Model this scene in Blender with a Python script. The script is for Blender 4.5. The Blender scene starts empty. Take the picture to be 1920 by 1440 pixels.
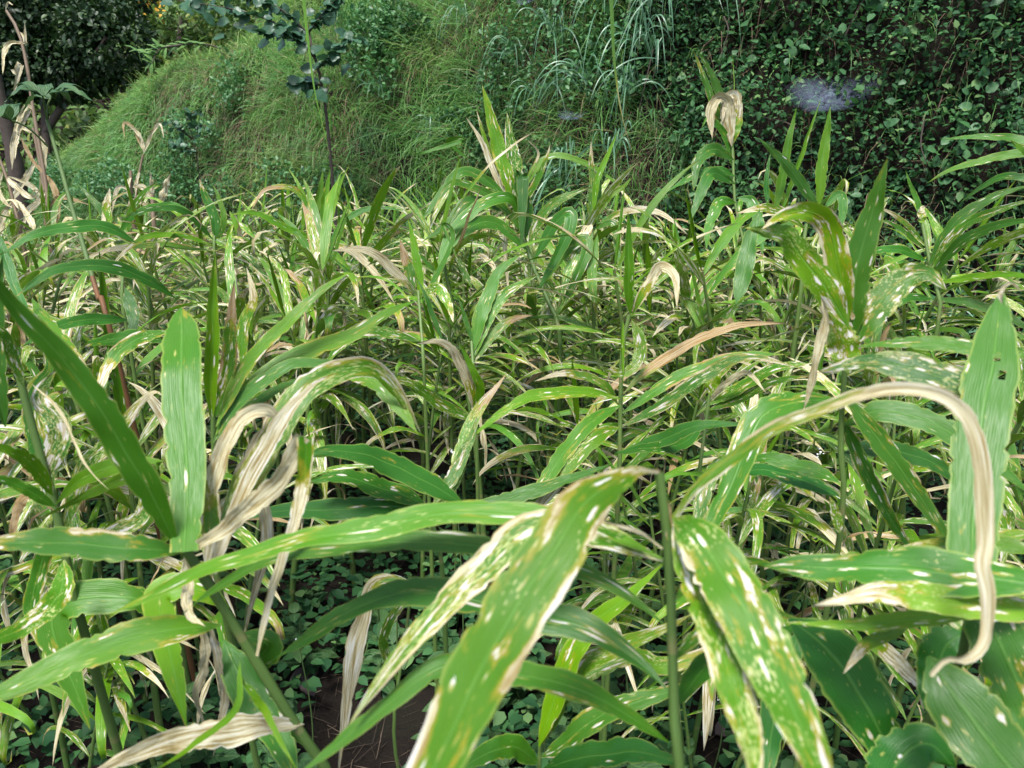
import bpy, math, random
import numpy as np
from mathutils import Vector

random.seed(7)
rng = np.random.default_rng(7)
S = bpy.context.scene
COL = S.collection

# ------------------------------------------------------------------ camera
F = 1423.0                       # focal length in pixels of the 1920 wide photograph
PITCH = math.radians(18.0)
CAM = np.array([0.0, 0.0, 1.15])
cam_d = bpy.data.cameras.new('camera')
cam_d.sensor_width = 36.0
cam_d.lens = 36.0 * F / 1920.0
cam_d.clip_start = 0.02
cam_d.clip_end = 300
cam_d.dof.use_dof = True
cam_d.dof.focus_distance = 1.7
cam_d.dof.aperture_fstop = 11.0
cam = bpy.data.objects.new('camera', cam_d)
cam.location = CAM
cam.rotation_euler = (math.radians(90) - PITCH, 0, 0)
COL.objects.link(cam)
S.camera = cam

# ------------------------------------------------------------------ light
SUN_EL, SUN_ROT = math.radians(68), math.radians(200)
w = bpy.data.worlds.new('World'); S.world = w; w.use_nodes = True
nt = w.node_tree
bg = nt.nodes['Background']
sky = nt.nodes.new('ShaderNodeTexSky'); sky.sky_type = 'NISHITA'; sky.sun_disc = False
sky.sun_elevation = SUN_EL; sky.sun_rotation = SUN_ROT; sky.dust_density = 3.0; sky.air_density = 1.0
nt.links.new(sky.outputs[0], bg.inputs[0]); bg.inputs[1].default_value = 0.075
sd = bpy.data.lights.new('sun', 'SUN'); sd.energy = 1.5; sd.angle = math.radians(14); sd.color = (1.0, 0.99, 0.965)
sun = bpy.data.objects.new('sun', sd); COL.objects.link(sun)
dx, dy = math.sin(SUN_ROT), math.cos(SUN_ROT)
sv = Vector((dx * math.cos(SUN_EL), dy * math.cos(SUN_EL), math.sin(SUN_EL)))
sun.rotation_euler = sv.to_track_quat('Z', 'Y').to_euler()
S.view_settings.view_transform = 'Standard'; S.view_settings.look = 'None'
S.view_settings.gamma = 1.0; S.view_settings.exposure = 1.85
S.cycles.max_bounces = 6; S.cycles.diffuse_bounces = 1; S.cycles.glossy_bounces = 2
S.cycles.transmission_bounces = 3; S.cycles.transparent_max_bounces = 8

# ------------------------------------------------------------------ helpers
def at(x, y, d):
    """a point of the place, from where it shows in the photograph and its distance"""
    u, v = (x - 960.0) / F, (720.0 - y) / F
    c, s = math.cos(PITCH), math.sin(PITCH)
    return CAM + d * np.array([u, c + v * s, -s + v * c])

def nrm(a):
    return a / np.maximum(np.linalg.norm(a, axis=-1, keepdims=True), 1e-9)

def mesh_np(name, V, faces, mat, uv=None, smooth=True):
    me = bpy.data.meshes.new(name)
    V = np.ascontiguousarray(V, dtype=np.float32)
    if isinstance(faces, list):                       # list of (n,k) int arrays
        starts, loops, off = [], [], 0
        for f in faces:
            if len(f) == 0: continue
            n, k = f.shape
            starts.append(off + np.arange(n) * k); loops.append(f.ravel()); off += n * k
        starts = np.concatenate(starts).astype(np.int32); loops = np.concatenate(loops).astype(np.int32)
    else:
        n, k = faces.shape
        starts = (np.arange(n) * k).astype(np.int32); loops = faces.ravel().astype(np.int32)
    me.vertices.add(len(V)); me.vertices.foreach_set('co', V.ravel())
    me.loops.add(len(loops)); me.loops.foreach_set('vertex_index', loops)
    me.polygons.add(len(starts)); me.polygons.foreach_set('loop_start', starts)
    if smooth: me.polygons.foreach_set('use_smooth', np.ones(len(starts), dtype=bool))
    me.update(calc_edges=True)
    if uv is not None:
        l = me.uv_layers.new(name='UVMap')
        l.data.foreach_set('uv', np.asarray(uv, dtype=np.float32)[loops].ravel())
    me.materials.append(mat)
    return me

def obj(name, me, parent=None, loc=None):
    o = bpy.data.objects.new(name, me); COL.objects.link(o)
    if loc is not None: o.location = loc
    if parent is not None: o.parent = parent
    return o

def tag(o, label=None, cat=None, group=None, kind=None):
    if label: o['label'] = label
    if cat: o['category'] = cat
    if group: o['group'] = group
    if kind: o['kind'] = kind
    return o

def thing(name, label, cat, loc, group=None):
    o = bpy.data.objects.new(name, None); COL.objects.link(o)
    o.empty_display_size = 0.05
    o.location = tuple(float(v) for v in loc)
    return tag(o, label, cat, group)

def spline(P, n):
    """Catmull-Rom through P, n+1 samples even in length"""
    P = np.asarray(P, float)
    if len(P) == 2:
        t = np.linspace(0, 1, n + 1)[:, None]; return P[0] * (1 - t) + P[1] * t
    Q = np.vstack([2 * P[0] - P[1], P, 2 * P[-1] - P[-2]])
    out = []
    for i in range(1, len(Q) - 2):
        t = np.linspace(0, 1, 12, endpoint=False)[:, None]
        a, b, c, d = Q[i - 1], Q[i], Q[i + 1], Q[i + 2]
        out.append(0.5 * (2 * b + (c - a) * t + (2 * a - 5 * b + 4 * c - d) * t ** 2 + (3 * b - a - 3 * c + d) * t ** 3))
    out = np.vstack(out + [P[-1:]])
    s = np.r_[0, np.cumsum(np.linalg.norm(np.diff(out, axis=0), axis=1))]
    t = np.linspace(0, s[-1], n + 1)
    return np.stack([np.interp(t, s, out[:, k]) for k in range(3)], 1)

def tube_geo(C, R, sides=8):
    C = np.asarray(C, float); n = len(C); R = np.broadcast_to(R, (n,))
    T = nrm(np.gradient(C, axis=0))
    ref = np.array([1.0, 0.2, 0.1]) if abs(T[0][0]) < 0.8 else np.array([0, 1.0, 0.2])
    A = nrm(np.cross(T, ref)); B = np.cross(T, A)
    a = np.linspace(0, 2 * math.pi, sides, endpoint=False)
    V = C[:, None] + R[:, None, None] * (A[:, None] * np.cos(a)[None, :, None] + B[:, None] * np.sin(a)[None, :, None])
    V = V.reshape(-1, 3)
    i = np.arange(n - 1)[:, None] * sides; j = np.arange(sides)[None]; k = (j + 1) % sides
    Q = np.stack([i + j, i + k, i + sides + k, i + sides + j], -1).reshape(-1, 4)
    uv = np.stack([np.tile(np.arange(sides) / sides, n), np.repeat(np.linspace(0, 1, n), sides)], 1)
    return V, Q, uv

def join(parts):
    V, Q, U, o = [], [], [], 0
    for v, q, u in parts:
        V.append(v); Q.append(q + o); U.append(u); o += len(v)
    return np.vstack(V), np.vstack(Q), np.vstack(U)

def hash2(ix, iy, s):
    h = (ix * 374761393 + iy * 668265263 + s * 974634777) & 0x7fffffff
    h = ((h ^ (h >> 13)) * 1274126177) & 0x7fffffff
    return ((h ^ (h >> 16)) & 0xffff) / 65535.0

def noise2(x, y, s=0):
    ix, iy = np.floor(x).astype(np.int64), np.floor(y).astype(np.int64)
    fx, fy = x - ix, y - iy
    fx, fy = fx * fx * (3 - 2 * fx), fy * fy * (3 - 2 * fy)
    a, b = hash2(ix, iy, s), hash2(ix + 1, iy, s)
    c, d = hash2(ix, iy + 1, s), hash2(ix + 1, iy + 1, s)
    return (a * (1 - fx) + b * fx) * (1 - fy) + (c * (1 - fx) + d * fx) * fy

def fbm(x, y, s=0, o=3):
    r, a, n = 0, 1, 0
    for k in range(o):
        r = r + a * noise2(x * 2 ** k, y * 2 ** k, s + k); n += a; a *= .5
    return r / n

# ------------------------------------------------------------------ materials
class NT:
    def __init__(s, name):
        s.m = bpy.data.materials.new(name); s.m.use_nodes = True
        s.t = s.m.node_tree; s.n = s.t.nodes; s.bsdf = s.n['Principled BSDF']; s.out = s.n['Material Output']
    def put(s, sock, v):
        if isinstance(v, (int, float)): sock.default_value = v
        elif isinstance(v, tuple): sock.default_value = v if len(v) == len(sock.default_value) else (*v, 1.0)
        else: s.t.links.new(v, sock)
    def node(s, typ, **k):
        n = s.n.new(typ)
        for a, v in k.items(): setattr(n, a, v)
        return n
    def math(s, op, a, b=0.0, c=None, clamp=False):
        n = s.node('ShaderNodeMath', operation=op, use_clamp=clamp); s.put(n.inputs[0], a); s.put(n.inputs[1], b)
        if c is not None: s.put(n.inputs[2], c)
        return n.outputs[0]
    def step(s, v, lo, hi):
        n = s.node('ShaderNodeMapRange', interpolation_type='SMOOTHSTEP'); s.put(n.inputs[0], v)
        s.put(n.inputs[1], lo); s.put(n.inputs[2], hi); return n.outputs[0]
    def mix(s, f, a, b, mode='MIX'):
        n = s.node('ShaderNodeMix', data_type='RGBA', blend_type=mode); s.put(n.inputs[0], f); s.put(n.inputs[6], a); s.put(n.inputs[7], b)
        return n.outputs[2]
    def noise(s, vec, scale, detail=3.0, rough=.55, out=0):
        n = s.node('ShaderNodeTexNoise'); s.put(n.inputs['Vector'], vec); s.put(n.inputs['Scale'], scale)
        n.inputs['Detail'].default_value = detail; n.inputs['Roughness'].default_value = rough; return n.outputs[out]
    def comb(s, x, y, z=0.0):
        n = s.node('ShaderNodeCombineXYZ'); s.put(n.inputs[0], x); s.put(n.inputs[1], y); s.put(n.inputs[2], z); return n.outputs[0]
    def finish(s, col, rough, trans=0.0, tcol=None, bump=None, bstr=.3, bdist=.002, spec=.5):
        s.put(s.bsdf.inputs['Base Color'], col); s.put(s.bsdf.inputs['Roughness'], rough)
        s.put(s.bsdf.inputs['Specular IOR Level'], spec)
        nrmo = None
        if bump is not None:
            b = s.node('ShaderNodeBump'); b.inputs['Strength'].default_value = bstr; b.inputs['Distance'].default_value = bdist
            s.put(b.inputs['Height'], bump); nrmo = b.outputs[0]; s.put(s.bsdf.inputs['Normal'], nrmo)
        if trans:
            t = s.node('ShaderNodeBsdfTranslucent'); s.put(t.inputs[0], tcol if tcol is not None else col)
            if nrmo is not None: s.put(t.inputs[1], nrmo)
            mx = s.node('ShaderNodeMixShader'); s.put(mx.inputs[0], trans)
            s.t.links.new(s.bsdf.outputs[0], mx.inputs[1]); s.t.links.new(t.outputs[0], mx.inputs[2])
            s.t.links.new(mx.outputs[0], s.out.inputs[0])
        return s.m

def ginger_leaf_material():
    s = NT('ginger_leaf')
    uv = s.node('ShaderNodeUVMap').outputs[0]
    sp = s.node('ShaderNodeSeparateXYZ'); s.put(sp.inputs[0], uv); u, v = sp.outputs[0], sp.outputs[1]
    oi = s.node('ShaderNodeObjectInfo')
    rnd = oi.outputs['Random']
    sc = s.node('ShaderNodeSeparateColor'); s.put(sc.inputs[0], oi.outputs['Color'])
    DRY, SPOT, YEL = sc.outputs[0], sc.outputs[1], sc.outputs[2]
    EDGE = oi.outputs['Alpha']
    su = s.math('MULTIPLY', rnd, 37.0); sv_ = s.math('MULTIPLY', rnd, 91.0)
    # coordinates: long streaks run down the leaf
    U = s.math('ADD', u, su); V9 = s.math('MULTIPLY_ADD', v, 8.0, sv_)
    cw = s.comb(s.math('MULTIPLY', U, 1.0), s.math('MULTIPLY_ADD', v, 4.0, sv_), su)       # blotches
    cl = s.comb(s.math('MULTIPLY', U, 30.0), s.math('MULTIPLY_ADD', v, 5.0, sv_), 0.0)     # fibres
    blot = s.noise(cw, 1.6, 4, .62)
    fib = s.noise(cl, 1.0, 2, .5)
    e = s.math('ABSOLUTE', s.math('MULTIPLY_ADD', u, 2.0, -1.0))
    # dying tissue: from the tip, from the margins, and blotches
    tipd = s.math('ADD', s.math('SUBTRACT', v, 1.0), DRY)
    tipd = s.math('MULTIPLY', tipd, 2.2)
    side = s.math('MULTIPLY', s.math('GREATER_THAN', u, .5), 7.7)
    en = s.noise(s.comb(s.math('ADD', side, su), s.math('MULTIPLY_ADD', v, 3.0, sv_), s.math('MULTIPLY', e, .8)), 1.0, 2)
    ed = s.math('MULTIPLY', s.math('POWER', e, 1.6), s.math('MULTIPLY', EDGE, 1.25))
    ed = s.math('MULTIPLY', ed, s.step(en, .36, .62))
    nn = s.math('MULTIPLY_ADD', blot, 1.9, -1.22)
    Dv = s.math('ADD', s.math('MAXIMUM', tipd, s.math('ADD', ed, -.42)), nn)
    Dv = s.math('ADD', Dv, s.math('MULTIPLY_ADD', fib, .16, -.08))
    alld = s.step(DRY, .93, 1.0)
    dry = s.math('MAXIMUM', s.step(Dv, 0.0, .10), alld)
    halo = s.step(Dv, -.26, .02)
    # ragged streak lesions between the veins
    warp = s.math('MULTIPLY', s.math('SUBTRACT', s.noise(s.comb(s.math('MULTIPLY', U, 14.0), s.math('MULTIPLY_ADD', v, 22.0, sv_), 0.0), 1.0, 2), .5), .9)
    ls = s.noise(s.comb(s.math('ADD', s.math('MULTIPLY', U, 3.2), s.math('MULTIPLY', warp, .25)), s.math('MULTIPLY_ADD', v, 4.2, sv_), 9.0), 1.0, 4, .62)
    ls = s.math('MULTIPLY_ADD', s.math('MINIMUM', SPOT, 1.0), .17, s.math('ADD', ls, -.17))
    streak = s.step(ls, .535, .575)
    streak_h = s.step(ls, .47, .55)
    # small eye spots, stretched along the leaf
    cs = s.comb(s.math('MULTIPLY_ADD', U, 9.0, warp), s.math('MULTIPLY_ADD', v, 12.0, s.math('MULTIPLY_ADD', warp, .8, sv_)), s.math('MULTIPLY', rnd, 11.0))
    vo = s.node('ShaderNodeTexVoronoi', feature='F1'); s.put(vo.inputs['Vector'], cs); vo.inputs['Scale'].default_value = 1.0
    cc = s.node('ShaderNodeSeparateColor'); s.put(cc.inputs[0], vo.outputs['Color'])
    cl2 = s.noise(cw, .9, 1)
    gate = s.math('ADD', cc.outputs[0], s.math('MULTIPLY', s.math('SUBTRACT', cl2, .5), 1.2))
    gate = s.step(s.math('ADD', gate, SPOT), .93, 1.1)
    rad = s.math('MULTIPLY', s.math('MULTIPLY_ADD', s.math('POWER', cc.outputs[1], 3.0), .36, .10), gate)
    dd = s.math('SUBTRACT', rad, s.math('ADD', vo.outputs['Distance'], s.math('MULTIPLY_ADD', fib, .16, -.08)))
    spot_y = s.step(dd, -.16, .02)
    spot_w = s.step(dd, 0.0, .10)
    vf = s.node('ShaderNodeTexVoronoi', feature='F1'); s.put(vf.inputs['Vector'], s.comb(s.math('MULTIPLY', U, 19.0), s.math('MULTIPLY_ADD', v, 44.0, sv_), s.math('MULTIPLY', rnd, 5.0))); vf.inputs['Scale'].default_value = 1.0
    cf = s.node('ShaderNodeSeparateColor'); s.put(cf.inputs[0], vf.outputs['Color'])
    fl = s.noise(cw, 1.3, 3, .6)
    fth = s.math('MULTIPLY', s.step(s.math('ADD', s.math('MULTIPLY_ADD', SPOT, .55, -.30), fl), .40, .75), .52)
    fleck = s.step(s.math('SUBTRACT', s.math('MULTIPLY', fth, s.math('MULTIPLY_ADD', cf.outputs[0], .9, .35)), vf.outputs['Distance']), -.10, .06)
    # green
    g1 = s.mix(YEL, (.026, .108, .024), (.165, .295, .035))
    low = s.noise(cw, .7, 2)
    g2 = s.mix(s.math('MULTIPLY', s.step(low, .35, .75), .5), g1, (.058, .165, .036))
    mot = s.noise(s.comb(s.math('MULTIPLY', U, 60.0), s.math('MULTIPLY_ADD', v, 40.0, sv_), 0.0), 1.0, 2)
    g2 = s.mix(s.math('MULTIPLY', mot, .22), g2, (.02, .06, .02))
    # parallel side veins leaving the midrib at a slant
    vein = s.math('SINE', s.math('ADD', s.math('MULTIPLY', e, 62.0), s.math('MULTIPLY', v, -38.0)))
    vein2 = s.step(vein, .1, 1.0)
    g2 = s.mix(s.math('MULTIPLY', vein2, .22), g2, (.09, .20, .05))
    mid = s.math('SUBTRACT', 1.0, s.step(e, .02, .09))
    g2 = s.mix(s.math('MULTIPLY', mid, .45), g2, (.14, .27, .08))
    marg = s.step(e, .84, 1.0)
    g2 = s.mix(s.math('MULTIPLY', marg, .6), g2, (.28, .34, .11))
    # back of the leaf: greyer, paler
    geo = s.node('ShaderNodeNewGeometry')
    g2 = s.mix(s.math('MULTIPLY', geo.outputs['Backfacing'], .25), g2, (.10, .21, .07))
    yel = s.mix(fib, (.26, .26, .04), (.34, .25, .07))
    c = s.mix(s.math('MULTIPLY', s.math('MAXIMUM', halo, streak_h), .75), g2, yel)
    c = s.mix(s.math('MULTIPLY', fleck, .75), c, (.46, .49, .24))
    c = s.mix(s.math('MULTIPLY', spot_y, .8), c, (.36, .37, .13))
    pale = s.noise(s.comb(s.math('MULTIPLY', U, 9.0), s.math('MULTIPLY_ADD', v, 5.0, sv_), 3.0), 1.0, 4, .6)
    straw = s.mix(s.step(pale, .36, .58), (.29, .23, .11), (.60, .565, .40))
    straw = s.mix(s.math('MULTIPLY', s.step(pale, .52, .66), s.step(s.math('FRACT', s.math('MULTIPLY', rnd, 7.3)), .15, .5)), straw, (.73, .72, .66))
    straw = s.mix(s.math('MULTIPLY', s.step(fib, .55, .75), .5), straw, (.20, .135, .06))
    straw = s.mix(s.math('MULTIPLY', s.step(s.math('FRACT', s.math('MULTIPLY', rnd, 13.7)), .8, .85), .6), straw, (.22, .12, .045))
    white = s.mix(s.step(fib, .42, .62), (.74, .74, .71), (.46, .40, .28))
    spot_w = s.math('MAXIMUM', spot_w, streak)
    c = s.mix(spot_w, c, white)
    c = s.mix(dry, c, straw)
    vv = s.node('ShaderNodeHueSaturation'); s.put(vv.inputs['Color'], c)
    vv.inputs['Saturation'].default_value = 1.2; s.put(vv.inputs['Value'], s.math('MULTIPLY_ADD', s.math('FRACT', s.math('MULTIPLY', rnd, 23.1)), .5, .75)); c = vv.outputs[0]
    bh = s.math('ADD', s.math('MULTIPLY', vein, .13), s.math('MULTIPLY', fib, 1.1))
    bh = s.math('ADD', bh, s.math('MULTIPLY', mid, 1.4)); bh = s.math('ADD', bh, s.math('MULTIPLY', dry, s.math('MULTIPLY', pale, 2.5)))
    tc = s.mix(s.math('MAXIMUM', dry, spot_w), s.mix(.5, c, (.16, .34, .03)), c)
    ro = s.math('MULTIPLY_ADD', dry, .3, .42)
    return s.finish(c, ro, .20, tc, bh, .35, .0012, .40)

def simple_leaf(name, c1, c2, c3=None, rough=.5, trans=.22, island=True, f3=.12, spec=.4, patch=None):
    s = NT(name)
    if island: r = s.node('ShaderNodeNewGeometry').outputs['Random Per Island']
    else: r = s.node('ShaderNodeObjectInfo').outputs['Random']
    c = s.mix(r, c1, c2)
    if c3 is not None:
        f = s.math('FRACT', s.math('MULTIPLY', r, 17.3))
        c = s.mix(s.step(f, 1 - f3 - .02, 1 - f3), c, c3)
    tc = s.node('ShaderNodeTexCoord').outputs['Object']
    c = s.mix(s.math('MULTIPLY', s.step(s.noise(tc, 1.7, 3), .4, .7), .35), c, tuple(x * .55 for x in c1))
    if patch is not None:
        c = s.mix(s.math('MULTIPLY', s.step(s.noise(tc, 1.1, 4, .6), .52, .66), .6), c, patch[0])
        c = s.mix(s.math('MULTIPLY', s.step(s.noise(tc, 2.3, 4, .6), .55, .70), .6), c, patch[1])
    return s.finish(c, rough, trans, s.mix(.4, c, (c2[0] * 1.3, c2[1] * 1.5, c2[2])), spec=spec)

def weed_material():
    s = NT('weed_leaf')
    uv = s.node('ShaderNodeUVMap').outputs[0]
    sp = s.node('ShaderNodeSeparateXYZ'); s.put(sp.inputs[0], uv); u, v = sp.outputs[0], sp.outputs[1]
    rnd = s.node('ShaderNodeObjectInfo').outputs['Random']
    e = s.math('ABSOLUTE', s.math('MULTIPLY_ADD', u, 2.0, -1.0))
    c = s.mix(rnd, (.030, .085, .030), (.060, .135, .040))
    vein = s.math('SINE', s.math('ADD', s.math('MULTIPLY', v, 44.0), s.math('MULTIPLY', e, -16.0)))
    c = s.mix(s.math('MULTIPLY', s.step(vein, .6, 1.0), .35), c, (.10, .19, .07))
    c = s.mix(s.math('SUBTRACT', 1.0, s.step(e, .01, .08)), c, (.11, .20, .07))
    n = s.noise(s.comb(u, v, s.math('MULTIPLY', rnd, 50.0)), 5, 3)
    c = s.mix(s.step(n, .62, .8), c, (.12, .16, .04))
    return s.finish(c, .5, .2, c, s.math('ADD', s.math('MULTIPLY', vein, .3), n), .5, .0015, .35)

def stem_material():
    s = NT('ginger_stem')
    sp = s.node('ShaderNodeSeparateXYZ'); s.put(sp.inputs[0], s.node('ShaderNodeUVMap').outputs[0]); u, v = sp.outputs[0], sp.outputs[1]
    oi = s.node('ShaderNodeObjectInfo'); rnd = oi.outputs['Random']
    sc = s.node('ShaderNodeSeparateColor'); s.put(sc.inputs[0], oi.outputs['Color'])
    n = s.noise(s.comb(s.math('MULTIPLY', u, 18.0), s.math('MULTIPLY_ADD', v, 4.0, s.math('MULTIPLY', rnd, 40.0)), 0.0), 1.0, 3)
    c = s.mix(rnd, (.09, .175, .035), (.14, .23, .05))
    c = s.mix(s.math('MULTIPLY', n, .6), c, (.05, .075, .022))
    saw = s.math('FRACT', s.math('MULTIPLY', v, 9.0))
    c = s.mix(s.math('MULTIPLY', s.step(saw, .86, .98), .6), c, (.19, .17, .07))
    c = s.mix(sc.outputs[0], c, s.mix(n, (.12, .075, .045), (.21, .16, .10)))
    return s.finish(c, .48, 0, None, n, .3, .002, .4)

def soil_material():
    s = NT('soil')
    p = s.node('ShaderNodeTexCoord').outputs['Object']
    a = s.noise(p, 3, 6); b = s.noise(p, 45, 6, .7)
    c = s.mix(b, (.007, .006, .005), (.034, .024, .017))
    c = s.mix(s.step(a, .5, .75), c, (.022, .026, .014))
    return s.finish(c, .95, 0, None, s.math('ADD', a, b), 1.0, .03, .2)

def flat(name, c, rough=.7, c2=None, trans=0):
    s = NT(name)
    n = s.noise(s.node('ShaderNodeTexCoord').outputs['Object'], 30, 4)
    return s.finish(s.mix(n, c, c2 or tuple(x * .5 for x in c)), rough, trans, None, n, .4, .004, .3)

M_LEAF = ginger_leaf_material()
M_STEM = stem_material()
M_SOIL = soil_material()
M_WEED = weed_material()
M_COVER = simple_leaf('ground_cover_leaf', (.018, .072, .027), (.060, .170, .052), (.13, .24, .08), .6, spec=.22, patch=((.035, .10, .045), (.08, .20, .05)))
M_COVERB = simple_leaf('bright_cover_leaf', (.045, .14, .05), (.10, .25, .08), None, .45)
M_VINE = simple_leaf('vine_leaf', (.040, .12, .045), (.065, .17, .06), None, .5, island=False)
M_GRASS = simple_leaf('fine_grass', (.10, .25, .075), (.20, .40, .10), (.30, .24, .12), .5, .35, patch=((.28, .40, .10), (.15, .30, .16)))
M_GRASSY = simple_leaf('light_grass', (.17, .33, .08), (.30, .46, .12), (.28, .23, .10), .55, .3, f3=.15)
M_DEADGR = simple_leaf('dead_grass', (.13, .08, .055), (.26, .185, .12), (.05, .03, .02), .8, .1)
M_BLUEGR = simple_leaf('broad_grass', (.09, .21, .115), (.15, .31, .17), None, .36, .2, spec=.6)
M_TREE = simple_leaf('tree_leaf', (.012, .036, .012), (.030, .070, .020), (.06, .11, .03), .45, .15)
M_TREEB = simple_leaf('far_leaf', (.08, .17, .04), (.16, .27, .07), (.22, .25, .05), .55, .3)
M_SAP = simple_leaf('sapling_leaf', (.030, .085, .045), (.055, .14, .07), None, .4, .2, island=False)
M_BIGL = simple_leaf('pale_broad_leaf', (.12, .24, .06), (.18, .33, .10), None, .45, .3, island=False)
M_BARK = flat('bark', (.045, .032, .026), .9, (.11, .09, .075))
M_REDST = flat('red_brown_stem', (.20, .085, .035), .6, (.10, .06, .025))
M_GRST = flat('green_weed_stem', (.10, .17, .05), .6, (.06, .10, .03))
M_DEADLEAF = flat('dead_leaf', (.11, .085, .085), .8, (.05, .035, .035))
M_WHITE = flat('white_flower', (.75, .75, .75), .7, (.6, .6, .6))
M_ORANGE = flat('orange_flower', (.65, .30, .03), .7, (.5, .35, .05))

# ------------------------------------------------------------------ terrain: field, terrace bank, slope behind
BX = [-30, -8, -4.6, -3.9, -2.8, -1.0, 0.0, 0.8, 2.0, 4.0, 30]
BY = [16, 8.6, 7.2, 6.3, 5.5, 4.7, 4.15, 3.65, 3.0, 2.3, 2.0]
HX = [-30, -5.2, -4.5, -3.9, -3.2, -2.6, -2.0, -1.5, -0.9, 0.0, 0.8, 1.6, 30]
HY = [.4, .35, .60, .95, 1.35, 1.62, 1.78, 1.80, 1.80, 2.0, 2.9, 3.4, 3.6]
def base_y(x): return np.interp(x, BX, BY) + .12 * (noise2(x * 1.3, x * 0, 3) - .5)
def top_h(x): return np.interp(x, HX, HY)
def height(x, y):
    x = np.asarray(x, float); y = np.asarray(y, float)
    b, H = base_y(x), top_h(x)
    wv = .30 + .34 * H
    t = np.clip((y - b) / wv, 0, 1)
    h = H * (t ** .8 * (1 - t) + (1 - (1 - t) ** 2) * t)
    # second, higher tier behind the grass ledge (centre and right)
    k = np.clip((x + 2.5) / .9, 0, 1)
    t2 = np.clip((y - b - wv - .55) / 1.5, 0, 1)
    h = h + k * 1.9 * t2
    # far slope that closes the view
    h = h + np.clip(y - 10.5, 0, 30) * .62 + .02 * np.clip(y - b - wv, 0, 4)
    m = np.clip((y - b) / .3, 0, 1)
    h = h + m * (.34 * (fbm(x * 2.1, y * 2.1, 5) - .5) + .09 * (fbm(x * 7, y * 7, 9) - .5))
    h = h + (1 - m) * (.07 * (fbm(x * 3.5, y * 3.5, 12) - .5) + .02 * (noise2(x * 19, y * 19, 4) - .5))
    return h
def normal_at(x, y, e=.05):
    gx = (height(x + e, y) - height(x - e, y)) / (2 * e)
    gy = (height(x, y + e) - height(x, y - e)) / (2 * e)
    return nrm(np.stack([-gx, -gy, np.ones_like(gx)], -1))
xs = np.unique(np.r_[np.linspace(-60, -7, 20), np.linspace(-7, 5, 200), np.linspace(5, 60, 20)])
ys = np.unique(np.r_[np.linspace(-30, -.5, 12), np.linspace(-.5, 9, 220), np.linspace(9, 45, 40)])
X, Y = np.meshgrid(xs, ys)
V = np.stack([X, Y, height(X, Y)], -1).reshape(-1, 3)
nx, ny = len(xs), len(ys)
i = np.arange(ny - 1)[:, None] * nx; j = np.arange(nx - 1)[None]
Q = np.stack([i + j, i + j + 1, i + j + nx + 1, i + j + nx], -1).reshape(-1, 4)
tag(obj('ground', mesh_np('ground', V, Q, M_SOIL)), kind='structure')

# ------------------------------------------------------------------ uncountable cover, built as real blades and leaves
def blades_geo(P, D, L, Wd, droop, seg=3):
    n = len(P); t = np.linspace(0, 1, seg + 1)
    D = nrm(D); side = nrm(np.cross(D, rng.normal(size=(n, 3))))
    g = np.zeros((n, 3)); g[:, 2] = -1
    V = np.zeros((n, 2 * seg + 1, 3))
    for k in range(seg + 1):
        c = P + L[:, None] * (D * t[k] + (g * droop[:, None] + D * -.25 * droop[:, None]) * t[k] ** 2)
        wk = Wd * (1 - t[k] ** 1.6) * .5 * (1 if k else .7)
        if k < seg:
            V[:, 2 * k] = c - side * wk[:, None]; V[:, 2 * k + 1] = c + side * wk[:, None]
        else: V[:, 2 * k] = c
    m = 2 * seg + 1; o = (np.arange(n) * m)[:, None]
    q = [np.array([[2 * k, 2 * k + 1, 2 * k + 3, 2 * k + 2]]) + o for k in range(seg - 1)]
    q = np.concatenate(q) if q else np.zeros((0, 4), int)
    tr = np.array([[2 * seg - 2, 2 * seg - 1, 2 * seg]]) + o
    return V.reshape(-1, 3), q, tr

def leaves_geo(P, D, N, L, asp=.55, fold=.18):
    n = len(P); D = nrm(D); R = nrm(np.cross(D, N)); N = np.cross(R, D)
    pts = [(0, 0, 0), (.33, 0, 0), (.7, 0, -.03), (1, 0, -.10), (.25, .42, fold), (.62, .40, fold * .8), (.25, -.42, fold), (.62, -.40, fold * .8)]
    V = np.zeros((n, 8, 3))
    for k, (a, b, c) in enumerate(pts):
        V[:, k] = P + L[:, None] * (D * a + R * b * asp * 1.15 + N * c * asp)
    o = (np.arange(n) * 8)[:, None]
    tr = np.concatenate([np.array([f]) + o for f in [(0, 1, 4), (0, 6, 1), (5, 2, 3), (2, 7, 3)]])
    q = np.concatenate([np.array([f]) + o for f in [(4, 1, 2, 5), (1, 6, 7, 2)]])
    return V.reshape(-1, 3), q, tr

def scatter(n, x0, x1, h0=None, h1=None, keep=None, lo=-.05, hi=1.0):
    """points on the bank face: lo..hi runs from its foot to its edge"""
    x = rng.uniform(x0, x1, n); t = rng.uniform(lo, hi, n)
    y = base_y(x) + t * (.30 + .34 * top_h(x))
    z = height(x, y)
    m = np.ones(n, bool)
    if h0 is not None: m &= z > h0
    if h1 is not None: m &= z < h1
    if keep is not None: m &= keep(x, y, z)
    x, y, z = x[m], y[m], z[m]
    return np.stack([x, y, z], 1), normal_at(x, y)

def stuff(name, geos, mat, label):
    V, q, t, o = [], [], [], 0
    for v, a, b in geos:
        V.append(v); q.append(a + o); t.append(b + o); o += len(v)
    me = mesh_np(name, np.vstack(V), [np.vstack(q), np.vstack(t)], mat, smooth=False)
    return tag(obj(name, me), label, name.replace('_', ' '), kind='stuff')

def rnd_dirs(n, N, up, spread, down=0):
    d = N * .6 + np.array([0, 0, up]) + rng.normal(size=(n, 3)) * spread
    d[:, 2] -= down
    return nrm(d)

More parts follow.
